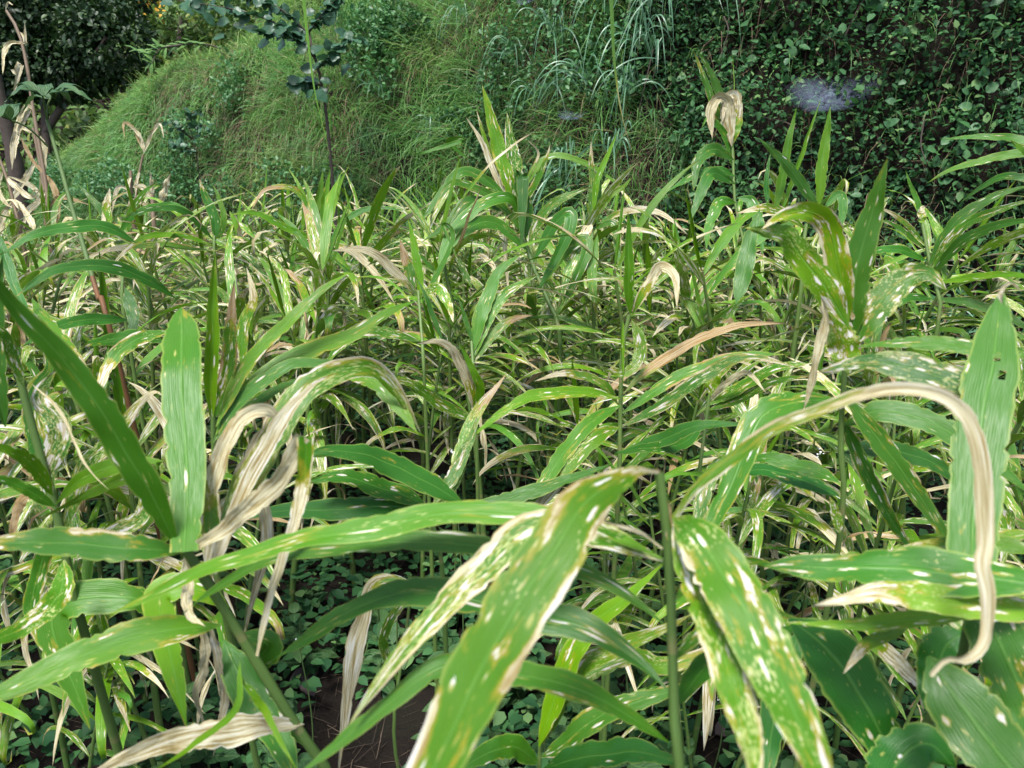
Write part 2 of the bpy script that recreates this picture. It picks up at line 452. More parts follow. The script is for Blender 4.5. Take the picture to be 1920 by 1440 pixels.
# patches: 1 where leafy herbs grow, 0 where grass grows (real places on the bank)
def leafy(x, y, z):
    f = np.clip((x - .55) / .5, 0, 1.5) + .9 * (fbm(x * 1.6, z * 1.9, 31) - .5)
    f = f + np.clip((.75 - z) * 1.2, 0, .8) * (x > -1.0)
    f = f + .35 * (fbm(x * 3, z * 3, 77) > .62) * (x > -2.6)
    return f
P, N = scatter(125000, -.9, 4.2, keep=lambda x, y, z: (leafy(x, y, z) > .45) & (fbm(x * 5, z * 5, 8) > .22))
n = len(P); off = rng.uniform(0, 1, n) ** .7 * .26 * np.clip(fbm(P[:, 0] * 4.5, P[:, 2] * 4.5, 14) * 1.6 - .38, .06, 1)
D = rnd_dirs(n, N, .1, .75)
NN = nrm(N * .5 + np.array([0, -.1, .9]) + rng.normal(size=(n, 3)) * .30)
Lf = rng.uniform(.014, .038, n) * (1 + .5 * (rng.random(n) > .93))
stuff('bank_herbs', [leaves_geo(P + N * off[:, None], D, NN, Lf, .62)], M_COVER, 'dark green small-leaved herbs covering the steep bank on the right')
P, N = scatter(60000, -4.3, 1.0, keep=lambda x, y, z: (fbm(x * 2.6, z * 2.6, 55) > np.where(x < -1.6, .66, .54)) & (leafy(x, y, z) < .8))
n = len(P)
stuff('bank_weeds', [leaves_geo(P + N * rng.uniform(.02, .20, n)[:, None], rnd_dirs(n, N, .1, .7), nrm(N * .5 + np.array([0, 0, .9]) + rng.normal(size=(n, 3)) * .35), rng.uniform(.018, .04, n), .6)],
      M_COVERB, 'small bright green weeds between the grasses on the middle of the bank')

def grass_patch(n, x0, x1, Lr, wr, dr, up, spread, keep=None, lo=-.05, hi=1.0, tuft=0):
    P, N = scatter(n, x0, x1, keep=keep, lo=lo, hi=hi)
    k = len(P)
    if tuft:
        a = fbm(P[:, 0] * tuft, P[:, 2] * tuft, 61)
        lean = np.stack([a - .5, 0 * a, 0 * a], 1) * 2.2
    else: lean = 0
    D = nrm(rnd_dirs(k, N, up, spread) + lean)
    return blades_geo(P - N * .01, D, rng.uniform(*Lr, k), rng.uniform(*wr, k), rng.uniform(*dr, k), 3)
stuff('bank_grass', [
    grass_patch(60000, -5.2, -1.2, (.09, .26), (.0035, .009), (.4, 1.1), .45, .42, tuft=6, hi=1.12),
    grass_patch(30000, -1.6, .9, (.12, .38), (.0035, .009), (.15, .9), .6, .48, tuft=6, keep=lambda x, y, z: leafy(x, y, z) < .62),
    grass_patch(4000, .6, 3.2, (.12, .3), (.003, .006), (.3, .9), .5, .4)],
    M_GRASS, 'fine green grass hanging over the terrace bank')
# light grass along the ledge and the edge of the left mound
x = rng.uniform(-7, .6, 34000); wv = .30 + .34 * top_h(x); y = base_y(x) + wv + rng.uniform(-.25, 2.3, len(x)) ** 1.0
P = np.stack([x, y, height(x, y)], 1); k = len(P)
D = nrm(np.array([0, -.2, 1.0]) + rng.normal(size=(k, 3)) * .4)
lg = blades_geo(P, D, rng.uniform(.12, .30, k), rng.uniform(.004, .008, k), rng.uniform(.2, .8, k), 3)
stuff('ledge_grass', [lg], M_GRASSY, 'pale yellow-green grass along the ledge on top of the bank')
# upper tier behind the ledge: grass and dead thatch
x = rng.uniform(-2.6, 3.0, 42000); y = base_y(x) + .30 + .34 * top_h(x) + rng.uniform(.3, 2.3, len(x))
P = np.stack([x, y, height(x, y)], 1); k = len(P)
ug = blades_geo(P, nrm(np.array([0, -.6, .7]) + rng.normal(size=(k, 3)) * .35), rng.uniform(.18, .40, k), rng.uniform(.003, .008, k), rng.uniform(.3, 1.0, k), 3)
stuff('upper_grass', [ug], M_GRASS, 'grass on the upper tier above the ledge')
brown = lambda x, y, z: (fbm(x * 1.8, z * 2.2, 91) > .47)
P, N = scatter(24000, -2.6, 1.1, keep=brown, hi=1.0); k = len(P)
stuff('dead_thatch', [blades_geo(P, rnd_dirs(k, N, .1, .6), rng.uniform(.10, .30, k), rng.uniform(.002, .005, k), rng.uniform(.3, 1.3, k), 3),
    grass_patch(4500, .6, 3.4, (.1, .35), (.002, .004), (.4, 1.3), .1, .6)], M_DEADGR, 'brown dead grass and stems matted on the bank')

def far_leaves(name, label, mat, cs, n, size, asp=.55):
    G = []
    for (cx, cy, cz, rx, ry, rz) in cs:
        m = int(n * rx * rz)
        d = nrm(rng.normal(size=(m, 3))); r = rng.uniform(.55, 1.0, m) ** .6
        lump = .72 + .5 * fbm(d[:, 0] * 2.6 + cx * 3, d[:, 2] * 2.6 + d[:, 1], 17)
        P = np.array([cx, cy, cz]) + d * np.array([rx, ry, rz]) * (r * lump)[:, None]
        D = nrm(d * .5 + rng.normal(size=(m, 3)) * .6 + np.array([0, 0, -.3]))
        G.append(leaves_geo(P, D, nrm(d * .4 + np.array([0, 0, .8]) + rng.normal(size=(m, 3)) * .35), rng.uniform(.6, 1.3, m) * size, asp))
    return G
# far vegetated slope
x = rng.uniform(-13, 3, 30000); y = rng.uniform(9.5, 17, len(x)); P = np.stack([x, y, height(x, y) + rng.uniform(0, .5, len(x)) * fbm(x, y, 3) * 1.6], 1)
stuff('far_undergrowth', [leaves_geo(P, nrm(rng.normal(size=P.shape) + np.array([0, -.3, .1])), nrm(np.array([0, -.3, .8]) + rng.normal(size=P.shape) * .4), rng.uniform(.08, .2, len(x)), .5)],
      M_TREEB, 'light green undergrowth on the far slope behind the terrace')

def tree(label, base, trunk, cs, n, size, mat, cat='tree', name='broadleaf_tree'):
    t = thing(name, label, cat, base)
    b = np.array(base)
    o = obj('trunk', mesh_np('trunk', *(lambda g: (g[0], g[1]))(join([tube_geo(spline(np.array(p) - b, 10), np.linspace(r0, r1, 11)) for p, r0, r1 in trunk])), M_BARK), t)
    G = far_leaves('crown', '', mat, cs, n, size)
    V, q, tr, off = [], [], [], 0
    for v, a, c in G:
        V.append(v - b); q.append(a + off); tr.append(c + off); off += len(v)
    me = mesh_np('crown', np.vstack(V), [np.vstack(q), np.vstack(tr)], mat, smooth=False)
    o = obj('crown', me, t); o['kind'] = 'stuff'
    return t
def gp(px, py, d):
    p = at(px, py, d); return (float(p[0]), float(p[1]), float(height(p[0], p[1])))
b = gp(60, 190, 9.0)
c1 = at(75, 45, 9.2); c2 = at(200, 70, 8.8); c3 = at(130, -60, 9.4); c4 = at(20, 110, 9.0)
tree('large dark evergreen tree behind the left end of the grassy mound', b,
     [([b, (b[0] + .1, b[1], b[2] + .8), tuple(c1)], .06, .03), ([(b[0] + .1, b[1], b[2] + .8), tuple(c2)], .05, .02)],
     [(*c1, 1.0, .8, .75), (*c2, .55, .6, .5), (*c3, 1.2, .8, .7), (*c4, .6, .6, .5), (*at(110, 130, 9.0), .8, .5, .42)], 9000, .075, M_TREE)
b = gp(330, 70, 12.5); c = at(340, 30, 12.5)
tree('lighter bush with yellow flowers behind the sapling at the top left', b, [([b, tuple(c)], .08, .03)], [(*c, .8, .6, .6), (*(c + np.array([1.1, .3, .2])), .7, .5, .6)], 3500, .09, M_TREEB, 'bush', 'flowering_bush')
G = []
k = 70; P = c + rng.normal(size=(k, 3)) * np.array([.22, .12, .16]) + np.array([-.45, -.55, .12])
fl = obj('blossom', mesh_np('blossom', *(lambda g: (g[0] - np.array(b), [g[1], g[2]]))(leaves_geo(P, rng.normal(size=(k, 3)), rng.normal(size=(k, 3)), rng.uniform(.05, .09, k), .9)), M_ORANGE))
fl.parent = [o for o in COL.objects if o.name.startswith('flowering_bush')][0]; fl['kind'] = 'stuff'
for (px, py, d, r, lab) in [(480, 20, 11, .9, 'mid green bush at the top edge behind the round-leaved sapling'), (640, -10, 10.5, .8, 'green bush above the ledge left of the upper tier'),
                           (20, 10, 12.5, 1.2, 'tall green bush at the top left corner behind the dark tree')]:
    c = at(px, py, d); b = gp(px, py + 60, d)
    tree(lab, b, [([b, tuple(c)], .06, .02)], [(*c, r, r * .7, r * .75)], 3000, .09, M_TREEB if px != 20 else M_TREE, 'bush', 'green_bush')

# ------------------------------------------------------------------ ginger leaves and stems
def prof(t, p0=.10):
    a = np.sin(np.pi / 2 * np.clip(t / .30, 0, 1)) ** .85
    b = np.sin(np.pi / 2 * np.clip((1 - t) / .62, 0, 1)) ** .9
    return np.maximum(a * b, p0 * (1 - t) * np.clip(t / .02 + .6, 0, 1))

def rot_about(v, k, a):
    a = np.asarray(a)[..., None]
    return v * np.cos(a) + np.cross(k, v) * np.sin(a) + k * (np.sum(k * v, -1, keepdims=True)) * (1 - np.cos(a))

def leaf_geo(C, side, W, across=4, fold=.25, wave=.06, crumple=0.0, seed=0, pf=prof, holes=None):
    n = len(C); t = np.linspace(0, 1, n)
    T = nrm(np.gradient(C, axis=0)); side = nrm(side - T * np.sum(side * T, 1, keepdims=True))
    N = np.cross(side, T)
    r = np.random.default_rng(seed)
    w = pf(t) * W
    if crumple:
        w = w * (1 - crumple * .5 * (.5 + .5 * np.sin(t * r.uniform(8, 22) + r.uniform(0, 6))))
    u = np.linspace(-1, 1, across + 1)
    ph, fr = r.uniform(0, 6.28, 3), r.uniform(9, 22, 3)
    V = np.zeros((n, across + 1, 3))
    for k, e in enumerate(u):
        f = fold + crumple * 1.2 * np.sin(t * fr[2] + ph[2])
        lat = e * .5 * w * np.cos(f)
        up = abs(e) * .5 * w * np.sin(f) - (e * e) * .06 * w
        up = up + wave * W * abs(e) ** 1.5 * (np.sin(t * fr[0] + ph[0] + e) + .6 * np.sin(t * fr[1] * 1.7 + ph[1] + 2 * e)) * np.clip(t * 6, 0, 1)
        if crumple: up = up + crumple * W * .35 * (r.random(n) - .5)
        edge = 1 + (.03 * np.sin(t * fr[1] * 3.1 + e * 9) + .02 * np.sin(t * 71 + e * 5)) * (abs(e) > .9)
        if across >= 6 and abs(e) > .9: edge = edge * (1 - .16 * (r.random(n) < .10) - .05 * r.random(n))
        V[:, k] = C + side * (lat * edge)[:, None] + N * up[:, None]
    m = across + 1
    i = np.arange(n - 1)[:, None] * m; j = np.arange(across)[None]
    Q = np.stack([i + j, i + j + 1, i + j + 1 + m, i + j + m], -1)
    if holes is not None:
        keep = np.ones(Q.shape[:2], bool)
        for (a, b) in holes: keep[a, b] = False
        Q = Q[keep]
    uv = np.stack([np.tile(np.linspace(0, 1, m), n), np.repeat(t, m)], 1)
    return V.reshape(-1, 3), Q.reshape(-1, 4), uv

def tip_curl(C, amt, frac=.2):
    """roll the last part of a dead tip into a hook"""
    n = len(C); k = int(n * (1 - frac)); C = C.copy()
    st = np.linalg.norm(C[1] - C[0]); T = C[k] - C[k - 1]; T = T / np.linalg.norm(T)
    ax = np.cross(T, [0, 0, 1.0]); ax = ax / (np.linalg.norm(ax) + 1e-6)
    for q in range(k, n):
        T = rot_about(T, ax, -amt * (q - k + 1) / (n - k) / 2)
        C[q] = C[q - 1] + T * st
    return C

def arc(p0, az, e0, bend, L, n, p=1.3, sway=0.0, out=None):
    """centre line that leaves p0 towards azimuth az at elevation e0 and bends down"""
    t = np.linspace(0, 1, n + 1); el = e0 - bend * t ** p
    a = az + sway * t
    d = np.stack([np.cos(a) * np.cos(el), np.sin(a) * np.cos(el), np.sin(el)], 1)
    C = np.vstack([[0, 0, 0], np.cumsum((d[1:] + d[:-1]) / 2 * (L / n), 0)]) + p0
    hs = np.stack([-np.sin(a), np.cos(a), 0 * a], 1)
    return C, hs, nrm(d)

def build_variant(k):
    """meshes of one ginger shoot in its own space: list of (name, mesh, kind)"""
    r = random.Random(100 + k)
    H = r.uniform(.66, .84)
    lean_a, lean = r.uniform(0, 6.28), r.uniform(.02, .16)
    st = lambda z: np.array([math.cos(lean_a) * lean * (z / H) ** 1.7, math.sin(lean_a) * lean * (z / H) ** 1.7, z])
    C = np.array([st(z) for z in np.linspace(0, H, 9)])
    out = [('stem', mesh_np('stem', *tube_geo(C, np.linspace(.0075, .0032, 9), 6)[:2], M_STEM, tube_geo(C, np.linspace(.0075, .0032, 9), 6)[2]), 'stem')]
    n = r.randint(16, 19) if k < 10 else r.randint(19, 22); phi = r.uniform(0, 6.28)
    for i in range(n):
        f = i / (n - 1); z = H * (.46 + .53 * f ** .75)
        az = phi + (i % 2) * math.pi + r.uniform(-.45, .45)
        L = r.uniform(.25, .37) * (1 - .12 * f); W = r.uniform(.018, .029) if k < 10 else r.uniform(.013, .023)
        e0 = math.radians(r.uniform(18, 46) + 26 * f ** 3)
        bend = math.radians(r.uniform(50, 125) * (1 - .35 * f))
        c, hs, T = arc(st(z), az, e0, bend, L, 14, r.uniform(1.0, 1.6), r.uniform(-.5, .5))
        tw = np.linspace(0, r.uniform(-1.1, 1.1), 15)
        if r.random() < .35: c = tip_curl(c, r.uniform(1.5, 4), .22)
        side = rot_about(hs, T, tw)
        cr = r.choice([0, 0, 0, .25])
        g = leaf_geo(c, side, W, 4, r.uniform(.1, .45), .05, cr, k * 50 + i)
        out.append(('leaf', mesh_np('leaf', g[0], g[1], M_LEAF, g[2]), 'low' if f < .35 else 'mid' if f < .8 else 'top'))
    for q in range(r.choice([0, 1, 1])):                                # young rolled leaf standing up
        az = r.uniform(0, 6.28)
        c, hs, T = arc(st(H), az, math.radians(r.uniform(72, 86)), math.radians(r.uniform(0, 18)), r.uniform(.16, .25), 12)
        g = leaf_geo(c, hs, r.uniform(.018, .026), 4, r.uniform(.7, 1.2), .01, 0, k * 50 + 30 + q)
        out.append(('leaf', mesh_np('leaf', g[0], g[1], M_LEAF, g[2]), 'spear'))
    for q in range(r.choice([0, 1, 1, 2])):                                # dead leaves hanging on the stem
        z = H * r.uniform(.35, .85); az = r.uniform(0, 6.28)
        c, hs, T = arc(st(z), az, math.radians(r.uniform(10, 50)), math.radians(r.uniform(110, 150)), r.uniform(.14, .24), 14, .55, r.uniform(-.8, .8))
        g = leaf_geo(c, rot_about(hs, T, np.linspace(0, r.uniform(-2, 2), 15)), r.uniform(.010, .022), 4, .6, .08, .55, k * 50 + 40 + q)
        out.append(('dead_leaf', mesh_np('dead_leaf', g[0], g[1], M_LEAF, g[2]), 'dead'))
    return out
VAR = [build_variant(k) for k in range(20)]

def leaf_color(kind, dis, r):
    """(dry from the tip, spots, yellow, dry margins); dis is how sick this shoot is"""
    if kind == 'stem': return (0, 0, 0, 1)
    if kind == 'dead': return (1.0, 0, .5, 1)
    if kind == 'spear': return (.03, .05 + .2 * r.random(), r.uniform(.5, 1.0), .1)
    a = r.random()
    if a < .05 + .20 * dis: return (r.uniform(.45, .92), .5, .9, .9)
    if a < .45 + .45 * dis: return (r.uniform(.12, .5), r.uniform(.4, .95 + .2 * dis), r.uniform(.6, 1.15), r.uniform(.4, 1.0))  # yellowing, set high so brighter light over the field is painted into the colour
    return (r.uniform(0, .2), r.uniform(.1, .8), r.uniform(.2, 1.0), r.uniform(0, .4))

def place_shoot(vi, x, y, rz, sc, dis, label, group, r, tilt=(0, 0), drop=0):
    t = thing('ginger_plant', label, 'ginger plant', (x, y, float(height(x, y)) - .01), group)
    t.rotation_euler = (tilt[0], tilt[1], rz); t.scale = (sc, sc, sc)
    for (nm, me, kind) in VAR[vi]:
        if drop and kind in ('low', 'mid') and r.random() < drop: continue
        o = bpy.data.objects.new(nm, me); COL.objects.link(o); o.parent = t
        o.color = leaf_color(kind, dis, r)
    return t

R = random.Random(21)
def describe(x, y, dis):
    """a label from the look of the shoot, its row and what it stands by"""
    px = 960 + F * x / (y * math.cos(PITCH) + .35)
    row = ['in the front row', 'in the second row', 'in the middle rows', 'in the rows behind the middle', 'near the back', 'in the hindmost row'][int(np.clip((y - 1.1) / .48, 0, 5))]
    by = ['by the left edge', 'behind the tall red-brown stem', 'beyond the broad blue-green leaf', 'left of the centre', 'before the tallest ginger', 'behind the centre stem',
          'below the crumpled cream leaf', 'by the yellow spotted leaves', 'by the right edge'][int(np.clip(px / 214, 0, 8))]
    look = ['dark green', 'spotted green', 'pale-blotched', 'straw-tipped', 'half withered'][int(np.clip(dis * 5, 0, 4.9))]
    return '%s ginger plant %s, %s' % (look, row, by)
placed = []
def field():
    yy = 1.12
    while yy < 6.3:
        step = .152 + .014 * yy
        xmax = .72 * yy + .35
        xx = -xmax + R.uniform(0, step)
        while xx < xmax:
            x = xx + R.uniform(-.06, .06); y = yy + R.uniform(-.07, .07)
            xx += step
            if y > float(base_y(x)) - .32 or y > 3.9: continue
            if x > 1.35 * 1 and y > 2.05: continue                 # bare strip at the right, before the bank
            if -.45 < x < .10 and y < 1.62: continue               # clearing where the soil shows
            if y < 1.5 and R.random() < .22: continue
            dis = np.clip(.52 + .18 * (y - 2) - .14 * x + R.uniform(-.3, .3), 0, 1)
            hsc = 1.0 - .035 * max(0, y - 2.0)
            if x < -1.0: hsc *= .95
            sc = hsc * R.uniform(.9, 1.14) * (.86 if y < 1.6 else 1)
            lab = describe(x, y, float(dis))
            place_shoot(R.randrange(10) + (10 if y > 1.7 + R.uniform(-.3, .5) else 0), x, y, R.uniform(0, 6.28), sc, float(dis), lab, lab.split(',')[0].replace('plant', 'plants'), R, (R.uniform(-.12, .12), R.uniform(-.12, .12)), .18 if y < 1.7 else 0)
        yy += step
# low shoots filling the two bottom corners under the big leaves
def corner(x0, x1, y0, y1, n, lab, grp):
    for q in range(n):
        x, y = R.uniform(x0, x1), R.uniform(y0, y1)
        lab2 = ('innermost ' if abs(x) < abs(x0 + x1) / 2 - .12 else 'outer ' if abs(x) > abs(x0 + x1) / 2 + .12 else '') + lab + (' and nearest the bottom edge' if y < (y0 + y1) / 2 else '')
        place_shoot(R.randrange(len(VAR)), x, y, R.uniform(0, 6.28), R.uniform(.55, .72), .15, lab2, grp, R,
                    (R.uniform(-.2, .2), R.uniform(-.2, .2)), .1)

# ------------------------------------------------------------------ large plants that the photograph shows one by one
GRN = (.02, .18, .25, .05); DKG = (.0, .08, .02, .0); SPT = (.10, .62, .35, .30); YEL = (.05, .25, .85, .15)
DYI = (.50, .55, .55, .75); DRYC = (1, 0, 0, 1); BLU = (.02, .12, .12, .05); EDG = (.15, .35, .3, .85); YSP = (.18, .7, 1.0, .5)

def P3(s, d0, d1=None):
    """'x,y x,y ...' with an even run of distance from d0 to d1; 'x,y,d' gives its own distance"""
    pts = [tuple(float(a) for a in q.split(',')) for q in s.split()]
    d1 = d0 if d1 is None else d1; n = len(pts)
    return np.array([at(p[0], p[1], p[2] if len(p) > 2 else d0 + (d1 - d0) * i / max(1, n - 1)) for i, p in enumerate(pts)])

def hero_leaf(t, base, s, d0, d1, wpx, col, roll=25, fold=.22, wave=.05, crumple=0., n=44, across=6, name='leaf', label=None, pf=prof, holes=None, twist=0., seed=None, rev=False):
    C = spline(P3(s, d0, d1), n)
    rj = np.random.default_rng(int(C[n // 2, 0] * 7919 + C[n // 2, 2] * 104729) % 99991); tj = np.linspace(0, 1, n + 1)[:, None]
    amp = .0011 * np.linalg.norm(C[-1] - C[0]) / .25                       # small kinks and sags of a real blade
    C = C + amp * np.sin(np.pi * tj) * sum(np.sin(tj * f + rj.uniform(0, 6.28, 3)) * a for f, a in ((7, 1.3), (14, .6), (29, .3)))
    T = nrm(np.gradient(C, axis=0)); view = nrm(C - CAM)
    S0 = nrm(np.cross(T, view))
    S0[1:] = np.where((np.sum(S0[1:] * S0[:-1], 1) < 0)[:, None], -S0[1:], S0[1:])
    a = math.radians(roll)
    best = None
    for sg in (1, -1):                                    # turn the upper face to the sky
        sd_ = rot_about(S0, T, np.full(n + 1, sg * a) + np.linspace(-twist, twist, n + 1))
        Nn = np.cross(sd_, T); Nn = np.where(np.sum(Nn * view, 1, keepdims=True) > 0, -Nn, Nn)
        z = Nn[:, 2].mean()
        if best is None or z > best[0]: best = (z, sd_, sg)
    sd_ = best[1]
    if np.cross(sd_, T)[:, 2].mean() < 0: sd_ = -sd_
    dm = (d0 + (d1 if d1 else d0)) / 2
    W = wpx * dm / F / max(.45, math.cos(a))
    V, Q, U = leaf_geo(C, sd_, W, across, fold, wave, crumple, seed if seed is not None else int(abs(C[0, 0]) * 9999) + n, pf, holes)
    if rev: U = U * np.array([1, -1]) + np.array([0, 1])
    o = obj(name, mesh_np(name, V - base, Q, M_LEAF, U), t)
    o.color = col
    if label: o['label'] = label
    return o

def hero_plant(label, stem, d0, d1, rpx, leaves, base_off=(0, .02), group=None, name='ginger_plant', cat='ginger plant', redness=0, mat=None, defd=None, rtop=.55):
    C = P3(stem, d0, d1)
    e = C[-1]; gx, gy = e[0] + base_off[0], e[1] + base_off[1]
    gz = float(height(gx, gy)) - .01
    G = np.array([gx, gy, gz])
    if e[2] > gz + .06: C = np.vstack([C, [(e * .5 + G * .5)], [G]])
    else: G = e
    t = thing(name, label, cat, G, group)
    pth = spline(C, 26) - G
    rr = np.linspace(rtop, 1, 27) * rpx * (d0 + (d1 or d0)) / 2 / F / 2
    rr = rr * (1 + .10 * np.maximum(0, np.sin(np.linspace(0, 50, 27))))
    g = tube_geo(pth, rr, 10)
    o = obj('stem', mesh_np('stem', g[0], g[1], mat or M_STEM, g[2]), t); o.color = (redness, 0, 0, 1)
    for L in leaves:
        L = dict(L); s = L.pop('s'); a = L.pop('d', None) or (d0, d1 or d0); a = a if isinstance(a, tuple) else (a, a)
        hero_leaf(t, G, s, a[0], a[1], L.pop('w'), L.pop('c'), **L)
    return t

def lf(s, w, c, d=None, **k): return dict(s=s, w=w, c=c, d=d, **k)

# A: the large plant at the left
hero_plant('large ginger plant at the left with a broad upright leaf and white withered folded leaves', '340,1020 400,1110 480,1240 560,1370 620,1470', .58, .66, 30, [
    lf('345,1035 350,940 347,820 342,700 342,640 340,575', 74, (.02, .10, .30, .05), (.55, .68), roll=5, fold=.16, wave=.02, pf=lambda t: np.clip(np.sin(np.pi / 2 * np.clip((1 - t) / .20, 0, 1)) ** .7 * np.clip(.62 + t * .9, 0, 1), .0, 1), label='broad upright blue-green leaf with a single pale spot'),
    lf('335,1030 275,905 185,775 90,650 0,540 -70,450', 62, GRN, (.56, .42), roll=15, twist=.3),
    lf('345,1035 255,1028 130,1018 0,1018 -90,1040', 60, (.25, .35, .2, .95), (.57, .50), roll=35),
    lf('415,1172 300,1185 150,1232 0,1300 -90,1345', 66, (.05, .3, .55, .7), (.60, .50), roll=20),
    lf('362,1028 440,978 520,905 570,818', 40, DRYC, (.56, .50), roll=10, crumple=.18, fold=.4, pf=lambda t: .5 + .6 * np.sin(t * 2.6), label='long white withered leaf folded over at its top', name='dead_leaf'),
    lf('572,818 574,870 560,950 530,1040 500,1150 482,1230', 38, (.93, .2, .3, 1), (.50, .52), roll=15, crumple=.15, fold=.35, name='dead_leaf', pf=lambda t: .95 - .75 * t),
    lf('395,1000 400,900 430,820 462,780 500,770 530,790', 42, (.9, .4, .5, 1), (.60, .64), roll=10, crumple=.2, fold=.4, name='dead_leaf', pf=lambda t: np.clip(.9 - .1 * t, 0, 1) * np.sin(np.pi / 2 * np.clip((1 - t) / .2, 0, 1))),
    lf('400,1075 440,960 500,840 560,740 620,700 690,690 740,730 790,815', 58, (.0, .75, .6, 1.0), (.60, .72), roll=15, twist=.4, label='spotted leaf, bleached white towards its base, arching over to the right', seed=5),
    lf('398,1075 430,980 480,880 545,765 600,712', 34, (1, 0, .2, 1), (.590, .635), roll=12, crumple=.12, fold=.3, name='dead_leaf', seed=15, pf=lambda t: np.clip(.5 + t, 0, 1) * np.clip((1 - t) * 4, 0, 1)),
    lf('385,1060 405,1000 450,930 500,850', 44, DRYC, (.62, .64), roll=10, crumple=.12, name='dead_leaf'),
    lf('345,1045 350,1090 355,1150 385,1175', 26, DRYC, (.57, .56), roll=10, crumple=.3, name='dead_leaf'),
    lf('430,1140 370,1105 300,1120 325,1250 350,1370', 58, (.05, .2, .75, .3), (.70, .66), roll=20, pf=prof),
    lf('440,1190 500,1210 470,1270 590,1410', 64, GRN, (.68, .72), roll=20),
    lf('300,1160 240,1120 100,1150 170,1370', 70, (.03, .1, .3, .2), (.78, .74), roll=12),
    lf('420,1200 460,1290 520,1380 560,1490', 70, (.0, .1, .15, .15), (.70, .64), roll=10),
    lf('570,1358 460,1365 330,1390 240,1420 160,1460', 62, DRYC, (.64, .50), roll=15, crumple=.25, fold=.3, name='dead_leaf', label='pale withered leaf lying across the bottom left'),
    lf('395,1050 430,1000 470,900 500,1000 480,1100 455,1200', 30, DRYC, (.66, .7), roll=15, crumple=.35, name='dead_leaf'),
    lf('375,1160 385,1230 370,1300 385,1370', 22, DRYC, (.66, .7), crumple=.4, name='dead_leaf'),
    lf('395,1160 405,1230 420,1310 400,1420', 20, DRYC, (.66, .7), crumple=.4, name='dead_leaf'),
    lf('450,1240 440,1330 360,1400 280,1450', 14, (.05, .1, .9, 0), (.6, .5), roll=10),
    lf('450,1270 480,1310 500,1340 560,1450', 16, (.05, .1, .9, 0), (.6, .5), roll=10),
], base_off=(.06, .06))
# plant behind A
hero_plant('slim ginger plant with a bright yellow-green spear leaf behind the broad blue-green leaf', '400,780 402,860 405,960 408,1080', .80, .84, 17, [
    lf('398,790 396,690 400,580 403,470', 36, YEL, (.80, .76), roll=5, fold=.75, wave=.01, label='upright yellow-green spear leaf'),
    lf('400,790 425,700 432,610 440,525', 34, (.4, .6, .4, .9), (.82, .80), roll=5, fold=.5),
    lf('405,800 455,700 530,610 600,545 665,505', 26, (.04, .3, .8, .7), (.80, .86), roll=20),
    lf('405,815 450,745 560,665 660,625 740,580 790,560', 34, (.05, .25, .6, .5), (.80, .95), roll=25),
    lf('400,830 440,760 530,690 600,683 700,690', 26, GRN, (.80, .85), roll=30),
    lf('405,820 460,770 520,730 590,700', 20, GRN, (.82, .9), roll=25),
    lf('452,690 458,610 475,560 462,500', 22, DYI, (.9, .9), roll=10),
], base_off=(.02, .05))
# plant at the far left edge, in front
hero_plant('sturdy spotted ginger plant against the left edge with a bent brown leaf', '35,700 60,800 95,920 120,1020 140,1120', .72, .76, 24, [
    lf('105,945 150,900 230,870 300,880 250,890 160,930 70,975', 34, (.10, .1, .7, .1), (.74, .66), roll=20),
    lf('100,930 60,870 20,845 -40,830', 30, (.1, .3, .6, .2), (.73, .66), roll=15),
    lf('85,900 110,800 75,745 100,700 110,700', 44, (.1, .95, .1, .3), (.74, .74), roll=5),
    lf('100,960 60,760 90,690 75,640', 36, (.2, .6, .1, .8), (.78, .78), roll=5),
    lf('105,950 60,925 10,900 -40,905', 24, GRN, (.72, .66), roll=25),
    lf('120,1000 160,880 200,830 280,740 310,745', 34, (.3, .85, .3, .5), (.80, .80), roll=8),
    lf('140,1050 210,1000 270,960 275,860', 34, (.2, .98, .3, .6), (.82, .84), roll=5),
    lf('10,800 -5,700 -10,600 5,480', 44, (.0, .1, .2, .0), (.72, .70), roll=5, fold=.6),
    lf('45,725 20,660 0,620 -60,600', 22, SPT, (.7, .66), roll=20),
    lf('60,720 110,770 160,870 205,920', 10, (1, 0, .5, 1), (.68, .66), roll=5, fold=.9, crumple=.1, name='dead_leaf', label='narrow rolled red-brown dead leaf'),
    lf('110,960 60,930 30,960 25,1040', 22, DRYC, (.74, .74), crumple=.4, name='dead_leaf'),
    lf('110,980 70,1080 60,1160 110,1260', 30, (.4, .4, .2, .7), (.78, .78), roll=5),
    lf('120,1050 110,1120 40,1180 -60,1220', 44, SPT, (.72, .6), roll=20),
    lf('110,1100 60,1160 0,1190 -70,1210', 22, (.3, .2, .9, .3), (.7, .6), roll=15),
], base_off=(.02, .04))
